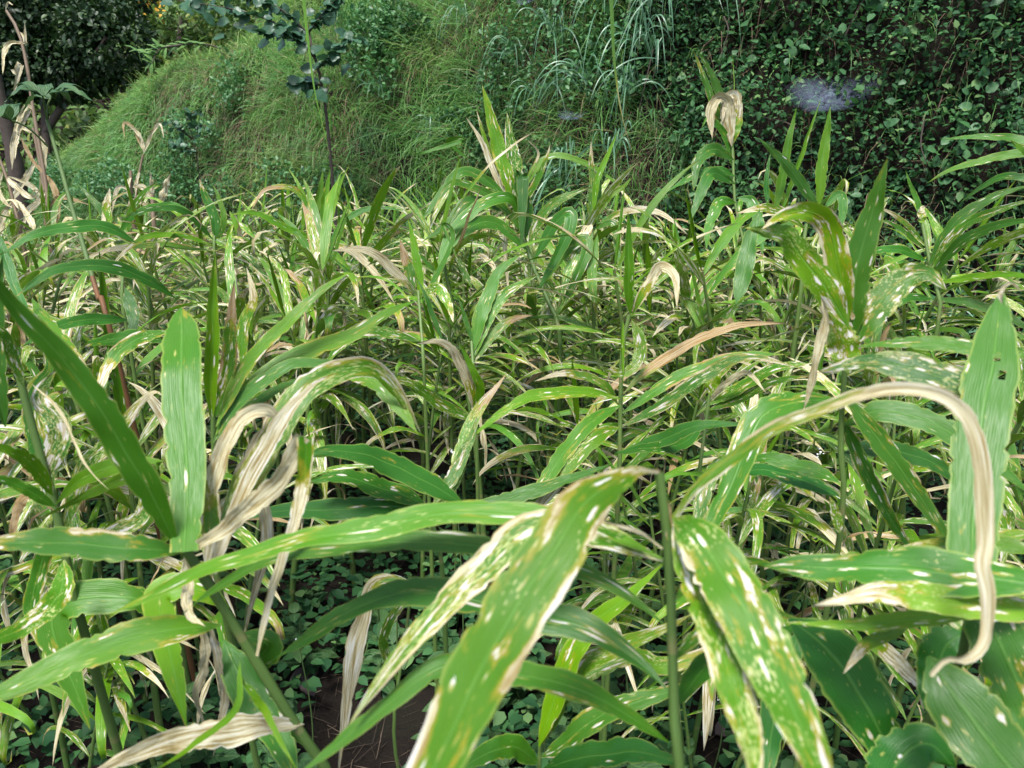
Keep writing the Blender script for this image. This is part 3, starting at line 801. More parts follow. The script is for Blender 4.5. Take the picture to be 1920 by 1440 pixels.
# B: the stem at the centre of the foreground
hero_plant('tall thick-stemmed ginger plant in the foreground and a huge leaf crossing before it', '1236,885 1240,930 1252,1010 1258,1120 1262,1260 1266,1400 1268,1500', .44, .46, 31, [
    lf('1236,886 1195,884 1150,908 1085,965 1010,1075 940,1190 880,1305 820,1420 770,1540', 122, (.26, .42, .45, 1.1), (.44, .26), rev=True, roll=12, fold=.12, wave=.025, n=60, across=8, seed=3,
       label='largest leaf, light green with white lesions along its right margin, running down out of the frame', pf=lambda t: np.clip(.07 + 1.0 * np.sin(np.pi / 2 * np.clip((t - .03) / .50, 0, 1)) ** 1.5, 0, 1) * np.sin(np.pi / 2 * np.clip((1.15 - t) / .6, 0, 1)) ** .8),
    lf('1243,1048 1150,1006 1050,978 950,968 830,962 700,985 560,1012 460,1042 370,1072 250,1132 172,1166', 46, (.06, .45, .55, .35), (.46, .50), roll=38, n=60, label='very long leaf reaching left with a white lesion at its middle'),
    lf('1245,1170 1160,1105 1060,1065 920,1035 770,1008 640,1018 520,1042 395,1112 345,1150', 42, (.04, .2, .35, .15), (.47, .54), roll=38, n=56),
    lf('1243,1052 1160,1015 1060,985 980,1000 895,1075 805,1160 725,1260 652,1362', 66, (.0, .95, .35, 1.2), (.47, .42), roll=10, n=56, seed=12, label='leaf with large white and brown lesions behind the largest leaf'),
    lf('1250,1292 1190,1235 1090,1175 980,1148 860,1112 765,1112 650,1150 570,1200 500,1245', 60, (.05, .32, .15, .2), (.46, .56), roll=35, n=56),
    lf('1254,1392 1150,1325 1030,1278 910,1262 825,1248 720,1320 620,1405 540,1470', 50, (.02, .12, .30, .15), (.46, .42), roll=35, n=56),
    lf('1258,1010 1250,955 1240,910 1234,884 1226,886', 26, (.93, 0, .8, 1), (.445, .44), roll=5, crumple=.15, fold=.9, name='leaf_sheath', label='withered straw-brown sheath bent over at the top of the stem', pf=lambda t: 1 - .55 * t),
    lf('1258,1040 1200,1000 1150,985 1075,968', 10, DRYC, (.45, .45), crumple=.2, fold=.8, name='dead_leaf'),
    lf('1262,970 1300,1000 1365,1090 1425,1200 1480,1310 1530,1430 1560,1520', 118, (.02, .62, .45, .9), (.43, .28), roll=8, fold=.18, n=56, across=8, seed=9, label='broad green leaf hanging down to the right of the stem'),
    lf('1264,972 1290,1040 1325,1120 1355,1210 1390,1320 1410,1420 1415,1520', 92, (.0, .80, .6, 1.0), (.44, .30), roll=8, fold=.4, n=56, across=8, crumple=.10, seed=77, label='lesion-torn half of the broad hanging leaf, bleached white in its middle'),
    lf('1262,975 1305,915 1390,850 1450,805 1520,778 1650,738 1755,742 1812,785 1838,860 1846,1000 1840,1060 1850,1120 1845,1200 1815,1236 1775,1238 1745,1268', 40, (.82, .5, .5, 1.2), (.44, .36), roll=20, twist=.5, fold=.45, wave=.08, crumple=.22, n=70, seed=21, pf=lambda t: np.clip(.95 - .5 * t ** 3, 0, 1) * np.clip(.4 + t * 5, 0, 1) * (1 - .5 * (t > .93)), label='long straw-coloured withered leaf arching over to the right and hanging down', name='dead_leaf'),
    lf('1262,1240 1330,1180 1420,1150 1500,1160', 34, SPT, (.48, .62), roll=30),
    lf('1264,1330 1330,1250 1420,1200 1520,1170', 44, BLU, (.48, .66), roll=30),
    lf('1260,1130 1330,1070 1400,1050 1480,1065', 26, EDG, (.48, .7), roll=30),
], base_off=(.0, .05))
hero_plant('yellowing ginger shoot with blotched leaves just behind the thick foreground stem', '1240,1060 1120,1170 1050,1290 1012,1400 1010,1470', .72, .76, 12, [
    lf('1010,1400 1045,1300 1075,1225 1120,1165 1180,1115 1245,1055', 44, YEL, (.74, .70), roll=10),
    lf('1010,1405 1080,1260 1150,1220 1240,1180 1300,1150', 40, YSP, (.76, .70), roll=20),
    lf('1015,1420 1050,1400 1130,1340 1240,1300 1320,1280', 44, EDG, (.74, .70), roll=30),
    lf('1010,1430 960,1400 900,1420 840,1470', 46, GRN, (.74, .66), roll=25),
    lf('1020,1440 1100,1420 1200,1410 1300,1440', 54, DKG, (.72, .62), roll=35),
    lf('1060,1290 1180,1230 1250,1250 1400,1180', 36, (.4, .6, .7, .8), (.78, .80), roll=20),
], base_off=(.0, .05))
hero_plant('shredded white ginger leaf plant standing over the bare soil clearing', '1000,1150 860,1110 780,1105 760,1200 740,1400', .86, .90, 9, [
    lf('800,1105 740,1090 700,1100 680,1170 662,1250 648,1330 636,1440', 46, (.9, .5, .3, 1), (.84, .86), roll=10, crumple=.22, fold=.35, label='white shredded leaf hanging down', seed=31, pf=lambda t: np.clip(.35 + t * 1.4, 0, 1) * np.clip((1.05 - t) * 1.6, 0, 1)),
    lf('770,1110 730,1170 720,1220 760,1300', 20, SPT, (.88, .9)),
], base_off=(.05, .08))
# C: the right-hand plant with the yellow spotted leaves
hero_plant('tall ginger plant at the right with bright yellow-green spotted folded top leaves', '1598,560 1590,640 1580,740 1576,860 1574,1010', .74, .80, 17, [
    lf('1592,600 1576,510 1552,425 1515,398 1465,405 1428,430', 52, (.22, .55, 1.0, .9), (.72, .66), roll=5, fold=.3, label='yellow-green leaf with a brown blotched edge, bent over at its top', seed=4),
    lf('1592,615 1552,550 1508,485 1478,442 1440,434 1398,428', 56, (.05, .62, 1.0, .2), (.71, .66), roll=5, fold=.15, seed=8, label='drooping yellow-green leaf covered in pale spots'),
    lf('1598,640 1602,550 1615,470 1634,400 1650,345 1664,296', 56, (.12, .3, .3, .25), (.74, .70), roll=5, fold=.12, label='tall pale leaf withered white at its foot'),
    lf('1598,600 1606,540 1612,480', 34, DRYC, (.735, .735), roll=5, crumple=.1, name='dead_leaf'),
    lf('1600,650 1632,590 1685,530 1722,512 1750,518 1775,545', 64, (.08, .75, .35, .5), (.74, .72), roll=12, fold=.2),
    lf('1540,556 1548,600 1532,670 1518,730 1505,775', 24, DRYC, (.68, .70), roll=5, crumple=.3, fold=.6, name='dead_leaf', label='narrow white shredded leaf'),
    lf('1592,700 1580,640 1555,590 1535,560', 60, (.3, .9, 1, .6), (.73, .72), roll=5, seed=14),
    lf('1900,740 1800,715 1700,690 1620,680 1535,697', 56, (.05, .75, .1, .3), (.56, .62), roll=35, seed=17),
    lf('1940,668 1850,655 1740,645 1660,645 1600,650', 30, (.03, .4, .4, .2), (.60, .66), roll=30),
    lf('1576,752 1500,752 1430,785 1380,880 1335,980 1300,1070', 58, (.12, .45, .25, .6), (.74, .68), roll=25, seed=19),
    lf('1580,735 1640,815 1700,900 1760,985 1800,1060', 40, EDG, (.76, .74), roll=15),
    lf('1575,770 1620,880 1680,990 1740,1060', 30, (.2, .4, .2, .9), (.78, .8), roll=10),
    lf('1575,905 1520,880 1440,860 1380,870', 30, GRN, (.78, .85), roll=30),
    lf('1573,930 1500,900 1430,880 1360,890', 34, DKG, (.8, .9), roll=30),
    lf('1578,800 1650,770 1740,790 1850,860 1940,930', 48, GRN, (.78, .70), roll=25),
    lf('1578,850 1650,840 1750,870 1830,930', 38, BLU, (.8, .8), roll=25),
    lf('1574,1000 1566,960 1555,930', 20, YSP, (.78, .78)),
], base_off=(.0, .05), redness=.0)
# right edge
hero_plant('ginger plant at the right edge with one broad upright leaf pierced by two holes', '1822,1060 1815,1180 1780,1290 1715,1390 1660,1480', .50, .56, 26, [
    lf('1822,1090 1826,980 1836,860 1850,740 1864,640 1880,545', 100, (.02, .12, .25, .1), (.48, .58), roll=5, fold=.18, wave=.02, n=60, across=8, holes=[(43, 4), (44, 4), (39, 5), (40, 5)], pf=lambda t: np.clip(.75 + .5 * t, 0, 1) * np.sin(np.pi / 2 * np.clip((1 - t) / .42, 0, 1)) ** .75, label='broad upright leaf with two holes near its tip'),
    lf('1880,572 1878,550 1895,532 1915,545', 12, DRYC, (.47, .47), crumple=.2, fold=.8, name='dead_leaf'),
    lf('1990,1100 1850,1085 1700,1068 1560,1060 1420,1062', 84, (.0, .45, .15, .1), (.42, .50), roll=35, fold=.15, n=50, seed=25),
    lf('1960,1040 1880,1020 1780,1025 1700,1030 1630,1050', 34, (.5, .6, .6, 1), (.50, .56), roll=20, seed=26),
    lf('1990,1150 1850,1135 1750,1120 1640,1115 1525,1135', 60, (.42, .6, 1.0, 1.0), (.43, .455), roll=15, seed=41, label='yellow and brown dying leaf folded along its midrib'),
    lf('1990,1130 1850,1140 1700,1160 1580,1170 1470,1168', 38, YEL, (.47, .50), roll=25, seed=27),
    lf('1960,1000 1850,1010 1760,1045 1640,1090', 30, (.3, .6, .7, .9), (.56, .6), roll=20),
    lf('1480,1160 1540,1210 1610,1300 1665,1400 1700,1500', 112, DKG, (.54, .52), roll=10, fold=.12, n=40, seed=28),
    lf('1810,1185 1775,1210 1755,1260 1735,1330', 84, DKG, (.60, .60), roll=10),
    lf('1740,1230 1800,1320 1900,1450 2040,1620', 130, (.0, .1, .2, 0), (.46, .40), roll=10, fold=.15, seed=29),
    lf('1820,1090 1870,1200 1930,1330 2000,1500', 110, (.05, .4, .2, .1), (.50, .46), roll=10, seed=30),
    lf('1640,1500 1690,1420 1740,1395 1790,1440', 100, DKG, (.5, .5), roll=20),
    lf('1500,1180 1460,1300 1440,1420 1430,1500', 56, DKG, (.60, .56), roll=15),
    lf('1700,1180 1640,1200 1610,1225 1580,1265', 26, (.5, .3, .9, .5), (.5, .48), roll=10),
    lf('1620,1160 1660,1220 1720,1280 1730,1330', 30, (.8, .3, .8, 1), (.62, .64), crumple=.1),
], base_off=(-.02, .05))
# D: midfield centre
hero_plant('ginger plant in the middle with a dark slim stem and long blotched side leaves', '1180,590 1166,660 1164,740 1162,830 1160,920', 1.12, 1.16, 13, [
    lf('1182,590 1178,540 1180,470 1177,395', 26, (.0, .0, .45, .0), (1.12, 1.08), roll=5, fold=.7),
    lf('1163,748 1110,735 1050,735 980,752 920,790 868,832', 24, (.05, .5, .6, .5), (1.12, .98), roll=28),
    lf('1165,742 1215,695 1290,645 1380,612 1480,606', 20, (.95, .2, .3, 1), (1.14, 1.2), roll=20, crumple=.1, name='dead_leaf'),
    lf('1166,775 1240,725 1330,685 1400,665 1480,665', 24, EDG, (1.14, 1.1), roll=30),
    lf('1166,800 1240,760 1320,705 1400,670 1500,690', 26, (.3, .6, .3, .9), (1.14, 1.05), roll=30),
    lf('1168,600 1166,650 1168,720', 10, YEL, (1.1, 1.1), fold=.8),
    lf('1163,760 1110,790 1060,850 1000,930 940,1000', 32, (.15, .35, .3, .4), (1.1, .95), roll=20),
    lf('1163,800 1120,820 1060,880 1010,950 990,1010', 36, (.5, .6, .6, .8), (1.08, .95), roll=20),
    lf('1160,850 1230,830 1300,800 1400,795', 30, BLU, (1.1, 1.0), roll=30),
    lf('1185,600 1200,640 1195,680 1170,700 1130,690', 26, YSP, (1.12, 1.1), roll=5),
    lf('1160,760 1130,720 1060,700 1000,715', 18, DYI, (1.14, 1.1), roll=20),
    lf('1186,590 1200,560 1225,520 1240,500 1265,520 1270,580', 22, (.8, .4, .6, 1), (1.14, 1.1), roll=8),
], base_off=(0, .04))
hero_plant('drooping broad-leaved ginger plant above the left side of the clearing', '800,945 815,1000 830,1080', .95, .97, 14, [
    lf('870,945 800,905 730,870 680,850 620,845 560,860', 48, (.04, .2, .1, .05), (.90, .80), roll=25, fold=.1),
    lf('800,948 720,915 640,895 570,905', 40, (.04, .35, .15, .05), (.92, .84), roll=28),
    lf('800,955 710,950 600,955 500,960 430,975', 44, DKG, (.92, .82), roll=28),
    lf('810,950 850,890 880,830 895,780', 26, SPT, (.95, 1.0), roll=8),
    lf('815,960 850,900 870,830 905,760 950,700', 30, (.4, .7, .5, .7), (.95, 1.05), roll=8),
    lf('820,955 900,950 1000,925 1060,900 1150,870', 30, GRN, (.95, 1.0), roll=28),
    lf('640,700 700,715 745,760 785,815', 34, YEL, (.74, .70), roll=20),
], base_off=(0, .04))
# E: tall plant in front of the bank
hero_plant('tallest ginger plant in the field, with spotted upright leaves before the grassy bank', '960,370 978,430 1000,500 1030,570 1050,640', 1.9, 1.8, 12, [
    lf('962,385 948,320 925,240 904,158', 30, (.12, .5, .75, .6), (1.9, 1.85), roll=5, fold=.25),
    lf('955,380 925,320 900,260 873,218', 14, DRYC, (1.9, 1.86), roll=5, crumple=.2, name='dead_leaf'),
    lf('965,385 968,330 958,270 950,208', 28, (.05, .75, .25, .5), (1.9, 1.86), roll=5, fold=.15),
    lf('958,385 930,310 912,270 893,205', 12, (.3, .4, .9, .6), (1.92, 1.9), roll=5),
    lf('965,380 990,330 1010,290 990,262', 8, DYI, (1.9, 1.9)),
    lf('968,400 1000,350 1020,310 1032,270', 14, (.3, .3, .3, .8), (1.9, 1.86), roll=8),
    lf('965,400 930,385 880,380 840,420 790,455', 22, GRN, (1.88, 1.75), roll=28),
    lf('960,385 920,345 880,320 850,335 800,400 780,425', 20, GRN, (1.9, 1.8), roll=20),
    lf('985,440 930,375 870,345 840,350 810,400', 18, EDG, (1.86, 1.75), roll=20),
    lf('975,430 960,375 910,380 860,420 830,480 815,560', 24, (.2, .2, .25, .2), (1.86, 1.7), roll=20),
    lf('990,470 930,420 880,430 830,490 800,560', 26, GRN, (1.84, 1.7), roll=20),
    lf('985,450 990,400 975,350 980,330 978,470', 26, BLU, (1.84, 1.8), roll=5),
    lf('990,460 1020,400 1060,370 1110,350', 20, SPT, (1.84, 1.8), roll=20),
    lf('1000,490 1040,420 1070,400 1060,450 1000,560', 26, BLU, (1.82, 1.75), roll=12),
    lf('1010,540 1060,470 1100,450 1090,500 1040,600', 24, (.05, .3, .3, .1), (1.82, 1.75), roll=12),
    lf('880,300 840,265 870,262 800,285 770,290', 10, GRN, (1.9, 1.8), roll=15),
    lf('965,385 1020,300 1080,300 1140,330 1180,370', 12, (.1, .2, .7, .3), (1.9, 1.9), roll=25),
    lf('960,400 945,420 950,500 955,570', 10, DRYC, (1.84, 1.84), crumple=.4, name='dead_leaf'),
], base_off=(.0, .03))
# F: upper right plant with crumpled cream leaf
hero_plant('slender ginger plant with a crumpled cream-coloured dead leaf at its top, right of the middle', '1368,200 1374,290 1378,380 1395,460 1400,540', 1.95, 1.9, 8, [
    lf('1358,250 1340,200 1322,150 1300,95', 14, (.2, .4, .3, .8), (1.95, 1.9), roll=5),
    lf('1364,240 1350,180 1330,130 1305,92', 16, GRN, (1.95, 1.9), roll=5),
    lf('1372,275 1366,230 1362,190 1345,185 1332,212 1336,262', 30, DRYC, (1.93, 1.9), roll=5, crumple=.35, name='dead_leaf', label='crumpled cream leaf'),
    lf('1372,275 1380,220 1378,178 1360,190 1355,230', 28, (.75, .5, 1, 1), (1.94, 1.92), roll=5, crumple=.3),
    lf('1375,280 1375,180 1374,100', 4, YEL, (1.95, 1.95), fold=.8),
    lf('1376,320 1368,275 1350,240 1330,220 1315,240', 14, GRN, (1.95, 1.9), roll=10),
    lf('1376,300 1340,280 1310,300 1300,360', 24, (.1, .2, .2, .1), (1.93, 1.85), roll=15),
    lf('1378,330 1350,320 1300,330 1250,360', 16, BLU, (1.93, 1.85), roll=28),
    lf('1378,345 1340,325 1320,350 1290,420', 24, BLU, (1.9, 1.8), roll=15),
    lf('1380,380 1350,380 1330,420 1325,470', 22, GRN, (1.9, 1.8), roll=12),
    lf('1382,370 1410,380 1425,430 1430,480', 22, BLU, (1.9, 1.85), roll=12),
], base_off=(0, .03))
hero_plant('three tall bright green spear leaves rising at the right before the spider web', '1512,420 1505,470 1500,560', 1.6, 1.6, 12, [
    lf('1452,400 1468,330 1480,260 1494,200', 20, (.0, .0, .55, 0), (1.62, 1.6), roll=5, fold=.5),
    lf('1460,410 1485,340 1515,260 1540,182', 11, (.05, .2, .6, .4), (1.62, 1.58), roll=5, fold=.7),
    lf('1535,390 1540,330 1548,260 1557,196', 24, (.0, .0, .75, 0), (1.6, 1.58), roll=5, fold=.5),
    lf('1535,390 1500,340 1465,300 1422,258', 22, (.02, .1, .2, .1), (1.6, 1.55), roll=12),
    lf('1440,390 1437,350 1440,310 1445,285', 10, DKG, (1.65, 1.65), roll=5),
    lf('1545,390 1575,365 1580,400 1570,440', 18, BLU, (1.62, 1.6), roll=10),
    lf('1510,430 1470,400 1430,390 1380,400', 20, DYI, (1.6, 1.5), roll=25),
    lf('1380,570 1395,510 1410,440 1425,390', 36, (.0, .05, .2, .0), (1.45, 1.5), roll=8, fold=.3),
], base_off=(0, .03))
hero_plant('isolated ginger plant at the right edge with long leaves fanned out before the leafy bank', '1726,400 1735,450 1748,520 1760,600', 1.55, 1.5, 11, [
    lf('1728,420 1720,380 1705,340 1698,320', 10, GRN, (1.55, 1.55), roll=5),
    lf('1730,420 1728,395 1735,385', 16, (.7, .6, .8, 1), (1.54, 1.54), crumple=.2),
    lf('1740,500 1790,420 1860,370 1940,345', 22, GRN, (1.5, 1.4), roll=22),
    lf('1742,510 1800,430 1870,395 1950,370', 20, SPT, (1.5, 1.35), roll=22),
    lf('1745,515 1810,450 1880,420 1960,410', 22, GRN, (1.5, 1.3), roll=22),
    lf('1750,530 1830,520 1900,515 1970,530', 14, (.05, .2, .7, .3), (1.5, 1.3), roll=28),
    lf('1735,460 1700,420 1670,400 1640,385', 10, DYI, (1.52, 1.5), roll=20),
    lf('1735,470 1690,430 1660,415 1640,420', 10, EDG, (1.52, 1.5), roll=20),
    lf('1740,490 1690,470 1640,470 1600,490', 16, BLU, (1.5, 1.45), roll=25),
    lf('1745,540 1700,520 1650,540 1610,590', 18, GRN, (1.5, 1.4), roll=20),
    lf('1750,560 1700,560 1660,590 1640,640', 16, BLU, (1.5, 1.4), roll=20),
    lf('1755,560 1830,570 1900,600 1960,640', 18, GRN, (1.5, 1.35), roll=20),
], base_off=(0, .03))
hero_plant('ginger plant leaning in from the right edge above the fanned-out leaves', '1990,240 1980,330 1975,430', 1.3, 1.3, 10, [
    lf('1985,290 1910,262 1850,255 1762,262', 14, GRN, (1.3, 1.4), roll=28),
    lf('1985,300 1930,285 1850,300 1780,320 1735,345', 16, (.03, .1, .5, .1), (1.3, 1.4), roll=25),
    lf('1980,310 1940,290 1910,275 1895,262', 20, (.0, .2, .8, 0), (1.3, 1.3), roll=10),
    lf('1975,350 1900,330 1850,345 1800,380', 14, BLU, (1.3, 1.4), roll=25),
], base_off=(0, .03))
# more plants whose leaves stand out of the crowd
hero_plant('ginger plant with two bright green upright spears at the back, left of the middle', '608,440 610,500', 2.1, 2.1, 9, [
    lf('598,450 592,400 600,360 606,318', 18, (.0, .0, .7, 0), (2.1, 2.08), roll=5, fold=.5),
    lf('612,455 606,400 614,350 620,315', 16, (.0, .0, .55, 0), (2.1, 2.08), roll=5, fold=.5),
    lf('610,450 625,390 640,340 655,310', 10, (.1, .2, .8, .2), (2.1, 2.1), roll=5),
    lf('565,440 572,380 556,340 540,315', 10, (.1, .2, .7, .2), (2.1, 2.1), roll=5),
    lf('600,450 560,360 500,355 470,395', 12, DYI, (2.1, 2.0), roll=15),
    lf('608,455 660,470 710,520 740,570', 16, (.9, .2, .4, 1), (2.0, 1.9), roll=15, crumple=.1, name='dead_leaf'),
    lf('595,450 540,430 480,400 430,402', 14, (.05, .1, .6, .1), (2.05, 1.9), roll=25),
    lf('615,460 650,410 700,390 760,395', 12, BLU, (2.1, 2.1), roll=25),
])
hero_plant('ginger plant with a tall blue-green leaf bleached at its tip at the back left', '402,440 405,500', 2.0, 2.0, 9, [
    lf('405,450 402,410 385,370 374,335', 20, (.22, .3, .1, .5), (2.0, 1.98), roll=5, fold=.3),
    lf('410,450 420,410 410,370 398,345', 12, (.0, .1, .6, 0), (2.0, 2.0), roll=5),
    lf('425,450 440,420 430,395', 14, (.0, .1, .8, 0), (2.0, 2.0), roll=5),
    lf('400,450 350,400 290,390 230,410', 14, BLU, (2.0, 1.8), roll=28),
    lf('398,470 300,460 200,470 130,500', 12, (.6, .3, .7, 1), (1.9, 1.7), roll=25),
    lf('400,460 330,440 260,450 200,510', 12, (.4, .3, .7, .7), (1.9, 1.7), roll=25),
])
hero_plant('ginger plant with crossed narrow green leaves at the back left, near the dry maize', '205,440 210,500', 2.1, 2.1, 9, [
    lf('215,450 200,410 170,370 142,342', 14, GRN, (2.1, 2.1), roll=8),
    lf('240,440 245,400 270,360 295,342', 13, (.1, .3, .4, .4), (2.1, 2.1), roll=8),
    lf('208,420 200,390 206,352', 16, (.6, .4, .7, .9), (2.1, 2.1), roll=5),
    lf('190,440 195,420 192,395', 10, DRYC, (2.05, 2.05), crumple=.2, name='dead_leaf'),
    lf('215,450 255,400 320,385 365,400', 14, BLU, (2.1, 2.0), roll=25),
])
hero_plant('ginger plant with a long arched blue-green leaf across the far left of the field', '230,520 235,600', 1.3, 1.3, 11, [
    lf('255,455 200,425 140,425 70,440 0,478', 24, (.03, .1, .1, .0), (1.3, 1.15), roll=28, label='long arched blue-green leaf'),
    lf('330,560 270,520 200,500 110,505 25,560', 26, (.05, .1, .1, .05), (1.25, 1.05), roll=28),
    lf('240,600 180,600 110,610 40,650', 24, BLU, (1.2, 1.05), roll=28),
    lf('235,540 250,600 240,650', 24, BLU, (1.25, 1.2), roll=8),
    lf('310,640 250,630 190,640 150,650', 26, (.15, .2, .2, .4), (1.1, 1.0), roll=20),
    lf('320,620 250,640 200,690 178,760', 28, (.45, .4, .3, .9), (1.05, .95), roll=20),
    lf('60,560 90,610 130,650 165,690', 26, (.3, .4, .6, .7), (1.1, 1.0), roll=15),
    lf('0,440 15,500 35,550 60,600', 20, DKG, (1.2, 1.15), roll=10),
])
hero_plant('ginger plant in the middle distance with a white-streaked upright leaf beside a bright one', '784,545 790,620 795,700', 1.45, 1.4, 10, [
    lf('775,555 768,510 755,470 750,448', 22, (.5, .5, .3, 1), (1.45, 1.45), roll=5),
    lf('788,560 785,510 775,450 765,410', 18, (.05, .3, .85, .1), (1.46, 1.45), roll=5),
    lf('785,555 740,510 690,470 620,470', 20, (.95, .3, .4, 1), (1.45, 1.35), roll=22, crumple=.1, name='dead_leaf'),
    lf('786,555 820,540 840,570 850,605', 22, (.3, .7, .5, .7), (1.42, 1.35), roll=12),
    lf('790,570 850,450 830,420 860,490', 10, GRN, (1.45, 1.45)),
    lf('830,640 800,560 780,520', 10, BLU, (1.4, 1.4)),
    lf('790,640 700,620 640,650 600,700', 22, SPT, (1.35, 1.2), roll=25),
])
hero_plant('fan-leaved green ginger plant right of the white-streaked leaf in the middle distance', '884,640 888,700 893,790', 1.35, 1.3, 10, [
    lf('888,660 905,580 935,510 980,475', 28, (.02, .2, .3, .1), (1.35, 1.4), roll=12),
    lf('889,670 910,600 950,550 1010,515', 26, SPT, (1.35, 1.4), roll=12),
    lf('888,680 920,630 960,600 1000,590', 20, DYI, (1.35, 1.4), roll=15),
    lf('885,640 870,590 860,560', 10, GRN, (1.35, 1.35)),
    lf('893,780 880,720 850,660 820,640 780,645', 22, (.9, .3, .7, 1), (1.3, 1.2), roll=15, label='ochre withered leaf arching left'),
    lf('895,790 830,760 770,720 720,710', 24, (.3, .6, .5, .9), (1.3, 1.15), roll=25),
    lf('893,790 900,740 890,700 860,640', 18, (.05, .1, .6, .1), (1.3, 1.25), roll=8),
    lf('885,540 860,490 850,470', 12, SPT, (1.5, 1.5)),
])
hero_plant('ginger plant with upright pale leaves and a straw tuft, right of the tallest plant', '1108,400 1112,470 1115,540', 1.9, 1.85, 10, [
    lf('1105,410 1112,350 1108,300 1108,262', 14, (.4, .4, .4, 1), (1.9, 1.9), roll=5),
    lf('1112,400 1120,340 1140,290 1158,245', 13, (.0, .05, .75, 0), (1.9, 1.88), roll=5, fold=.5),
    lf('1115,410 1140,370 1170,350 1185,330', 14, (.02, .2, .9, .1), (1.9, 1.88), roll=10),
    lf('1120,420 1122,360 1130,320', 14, GRN, (1.92, 1.92), roll=5),
    lf('1110,420 1095,440 1080,470', 22, DRYC, (1.85, 1.83), crumple=.3, name='dead_leaf', label='straw-coloured tuft of withered leaf'),
    lf('1118,420 1180,395 1240,400 1290,440', 14, (.9, .2, .5, 1), (1.9, 1.8), roll=22, crumple=.1, name='dead_leaf'),
    lf('1115,430 1150,420 1160,480 1165,520', 16, EDG, (1.85, 1.8), roll=12),
    lf('1110,440 1080,480 1060,530 1055,570', 20, SPT, (1.83, 1.75), roll=12),
    lf('1120,440 1110,520 1120,600', 20, (.2, .4, .4, .4), (1.8, 1.75), roll=8),
])
hero_plant('ginger plant with spotted green leaves halfway along the right, left of the yellow spotted leaves', '1330,740 1320,820 1310,900', 1.2, 1.2, 11, [
    lf('1334,745 1338,700 1345,660', 30, YSP, (1.2, 1.18), roll=5),
    lf('1330,750 1360,720 1400,700 1440,740', 14, DRYC, (1.2, 1.1), roll=15, crumple=.2, name='dead_leaf'),
    lf('1328,760 1400,720 1460,690 1530,680', 24, SPT, (1.2, 1.1), roll=28),
    lf('1326,770 1400,740 1460,715 1520,705', 20, (.2, .6, .4, .6), (1.2, 1.1), roll=28),
    lf('1322,790 1280,830 1220,840 1150,850', 26, BLU, (1.15, 1.0), roll=28),
    lf('1300,1010 1330,900 1360,860 1400,850', 30, SPT, (1.0, 1.1), roll=15),
])

# the crowd of plants round and behind them
field()
corner(-1.05, -.50, .85, 1.25, 7, 'low ginger shoot in the bottom left corner', 'low ginger shoots at the bottom left')
corner(.28, 1.0, .85, 1.3, 8, 'low ginger shoot in the bottom right corner', 'low ginger shoots at the bottom right')

# ------------------------------------------------------------------ ovate leaf for saplings, weeds and vines
def ovate_mesh(name, L, asp, mat, seed=0, n=8, ac=4, cup=.15, droop=.25, serr=.03):
    t = np.linspace(0, 1, n + 1); r = np.random.default_rng(seed)
    w = np.sin(np.pi * np.clip(t, 0, 1) ** .78) ** .8 * asp * L
    w[0] = .03 * L; w[-1] = 0.004 * L
    u = np.linspace(-1, 1, ac + 1); V = np.zeros((n + 1, ac + 1, 3))
    for k, e in enumerate(u):
        V[:, k, 0] = t * L
        V[:, k, 1] = e * w / 2 * (1 + serr * np.sin(t * 60) * (abs(e) > .9))
        V[:, k, 2] = abs(e) * w / 2 * cup * 1.6 - droop * L * t ** 2 + .02 * L * np.sin(t * 14 + 3 * abs(e) + seed)
    m = ac + 1; i = np.arange(n)[:, None] * m; j = np.arange(ac)[None]
    Q = np.stack([i + j, i + j + 1, i + j + 1 + m, i + j + m], -1).reshape(-1, 4)
    uv = np.stack([np.tile(np.linspace(0, 1, m), n + 1), np.repeat(t, m)], 1)
    return mesh_np(name, V.reshape(-1, 3), Q, mat, uv)

from mathutils import Matrix
def put_leaf(me, parent, p, d, up=(0, 0, 1), sc=1.0, name='leaf', spin=0):
    d = Vector(d).normalized(); s = Vector(up).cross(d)
    if s.length < 1e-3: s = Vector((1, 0, 0))
    s.normalize(); z = d.cross(s)
    M = Matrix((d, s, z)).transposed().to_4x4() @ Matrix.Rotation(spin, 4, 'X')
    M.translation = Vector(p)
    o = bpy.data.objects.new(name, me); COL.objects.link(o); o.parent = parent
    o.matrix_local = M @ Matrix.Scale(sc, 4)
    return o

def stem_obj(t, base, paths, mat, name='stem', col=None):
    g = join([tube_geo(spline(np.array(p) - base, 14), np.linspace(r0, r1, 15), 6) for p, r0, r1 in paths])
    o = obj(name, mesh_np(name, g[0], g[1], mat, g[2]), t)
    if col: o.color = col
    return o

# weeds under the ginger: small herbs with opposite ovate leaves
WL = [ovate_mesh('leaf', .045, .68, M_WEED, k, cup=.12, droop=.18) for k in range(4)]
def weed_variant(k):
    r = random.Random(300 + k); out = []; H = r.uniform(.05, .16)
    out.append(('stem', tube_geo(np.array([(0, 0, 0), (.01, 0, H * .5), (.0, .01, H)]), np.array([.0022, .0018, .0012]), 5)))
    lv = []; a = r.uniform(0, 3)
    for q in range(r.randint(2, 4)):
        z = H * (.3 + .7 * q / 3); sc = r.uniform(.8, 1.25) * (1.1 - .15 * q)
        for sgn in (0, math.pi):
            b = a + sgn + r.uniform(-.2, .2)
            lv.append((z, b, sc * r.uniform(.8, 1.1), r.uniform(.1, .5)))
        a += math.pi / 2 + r.uniform(-.2, .2)
    return out, lv
WV = []
for k in range(6):
    st, lv = weed_variant(k)
    WV.append((mesh_np('stem', st[0][1][0], st[0][1][1], M_GRST, st[0][1][2]), lv))
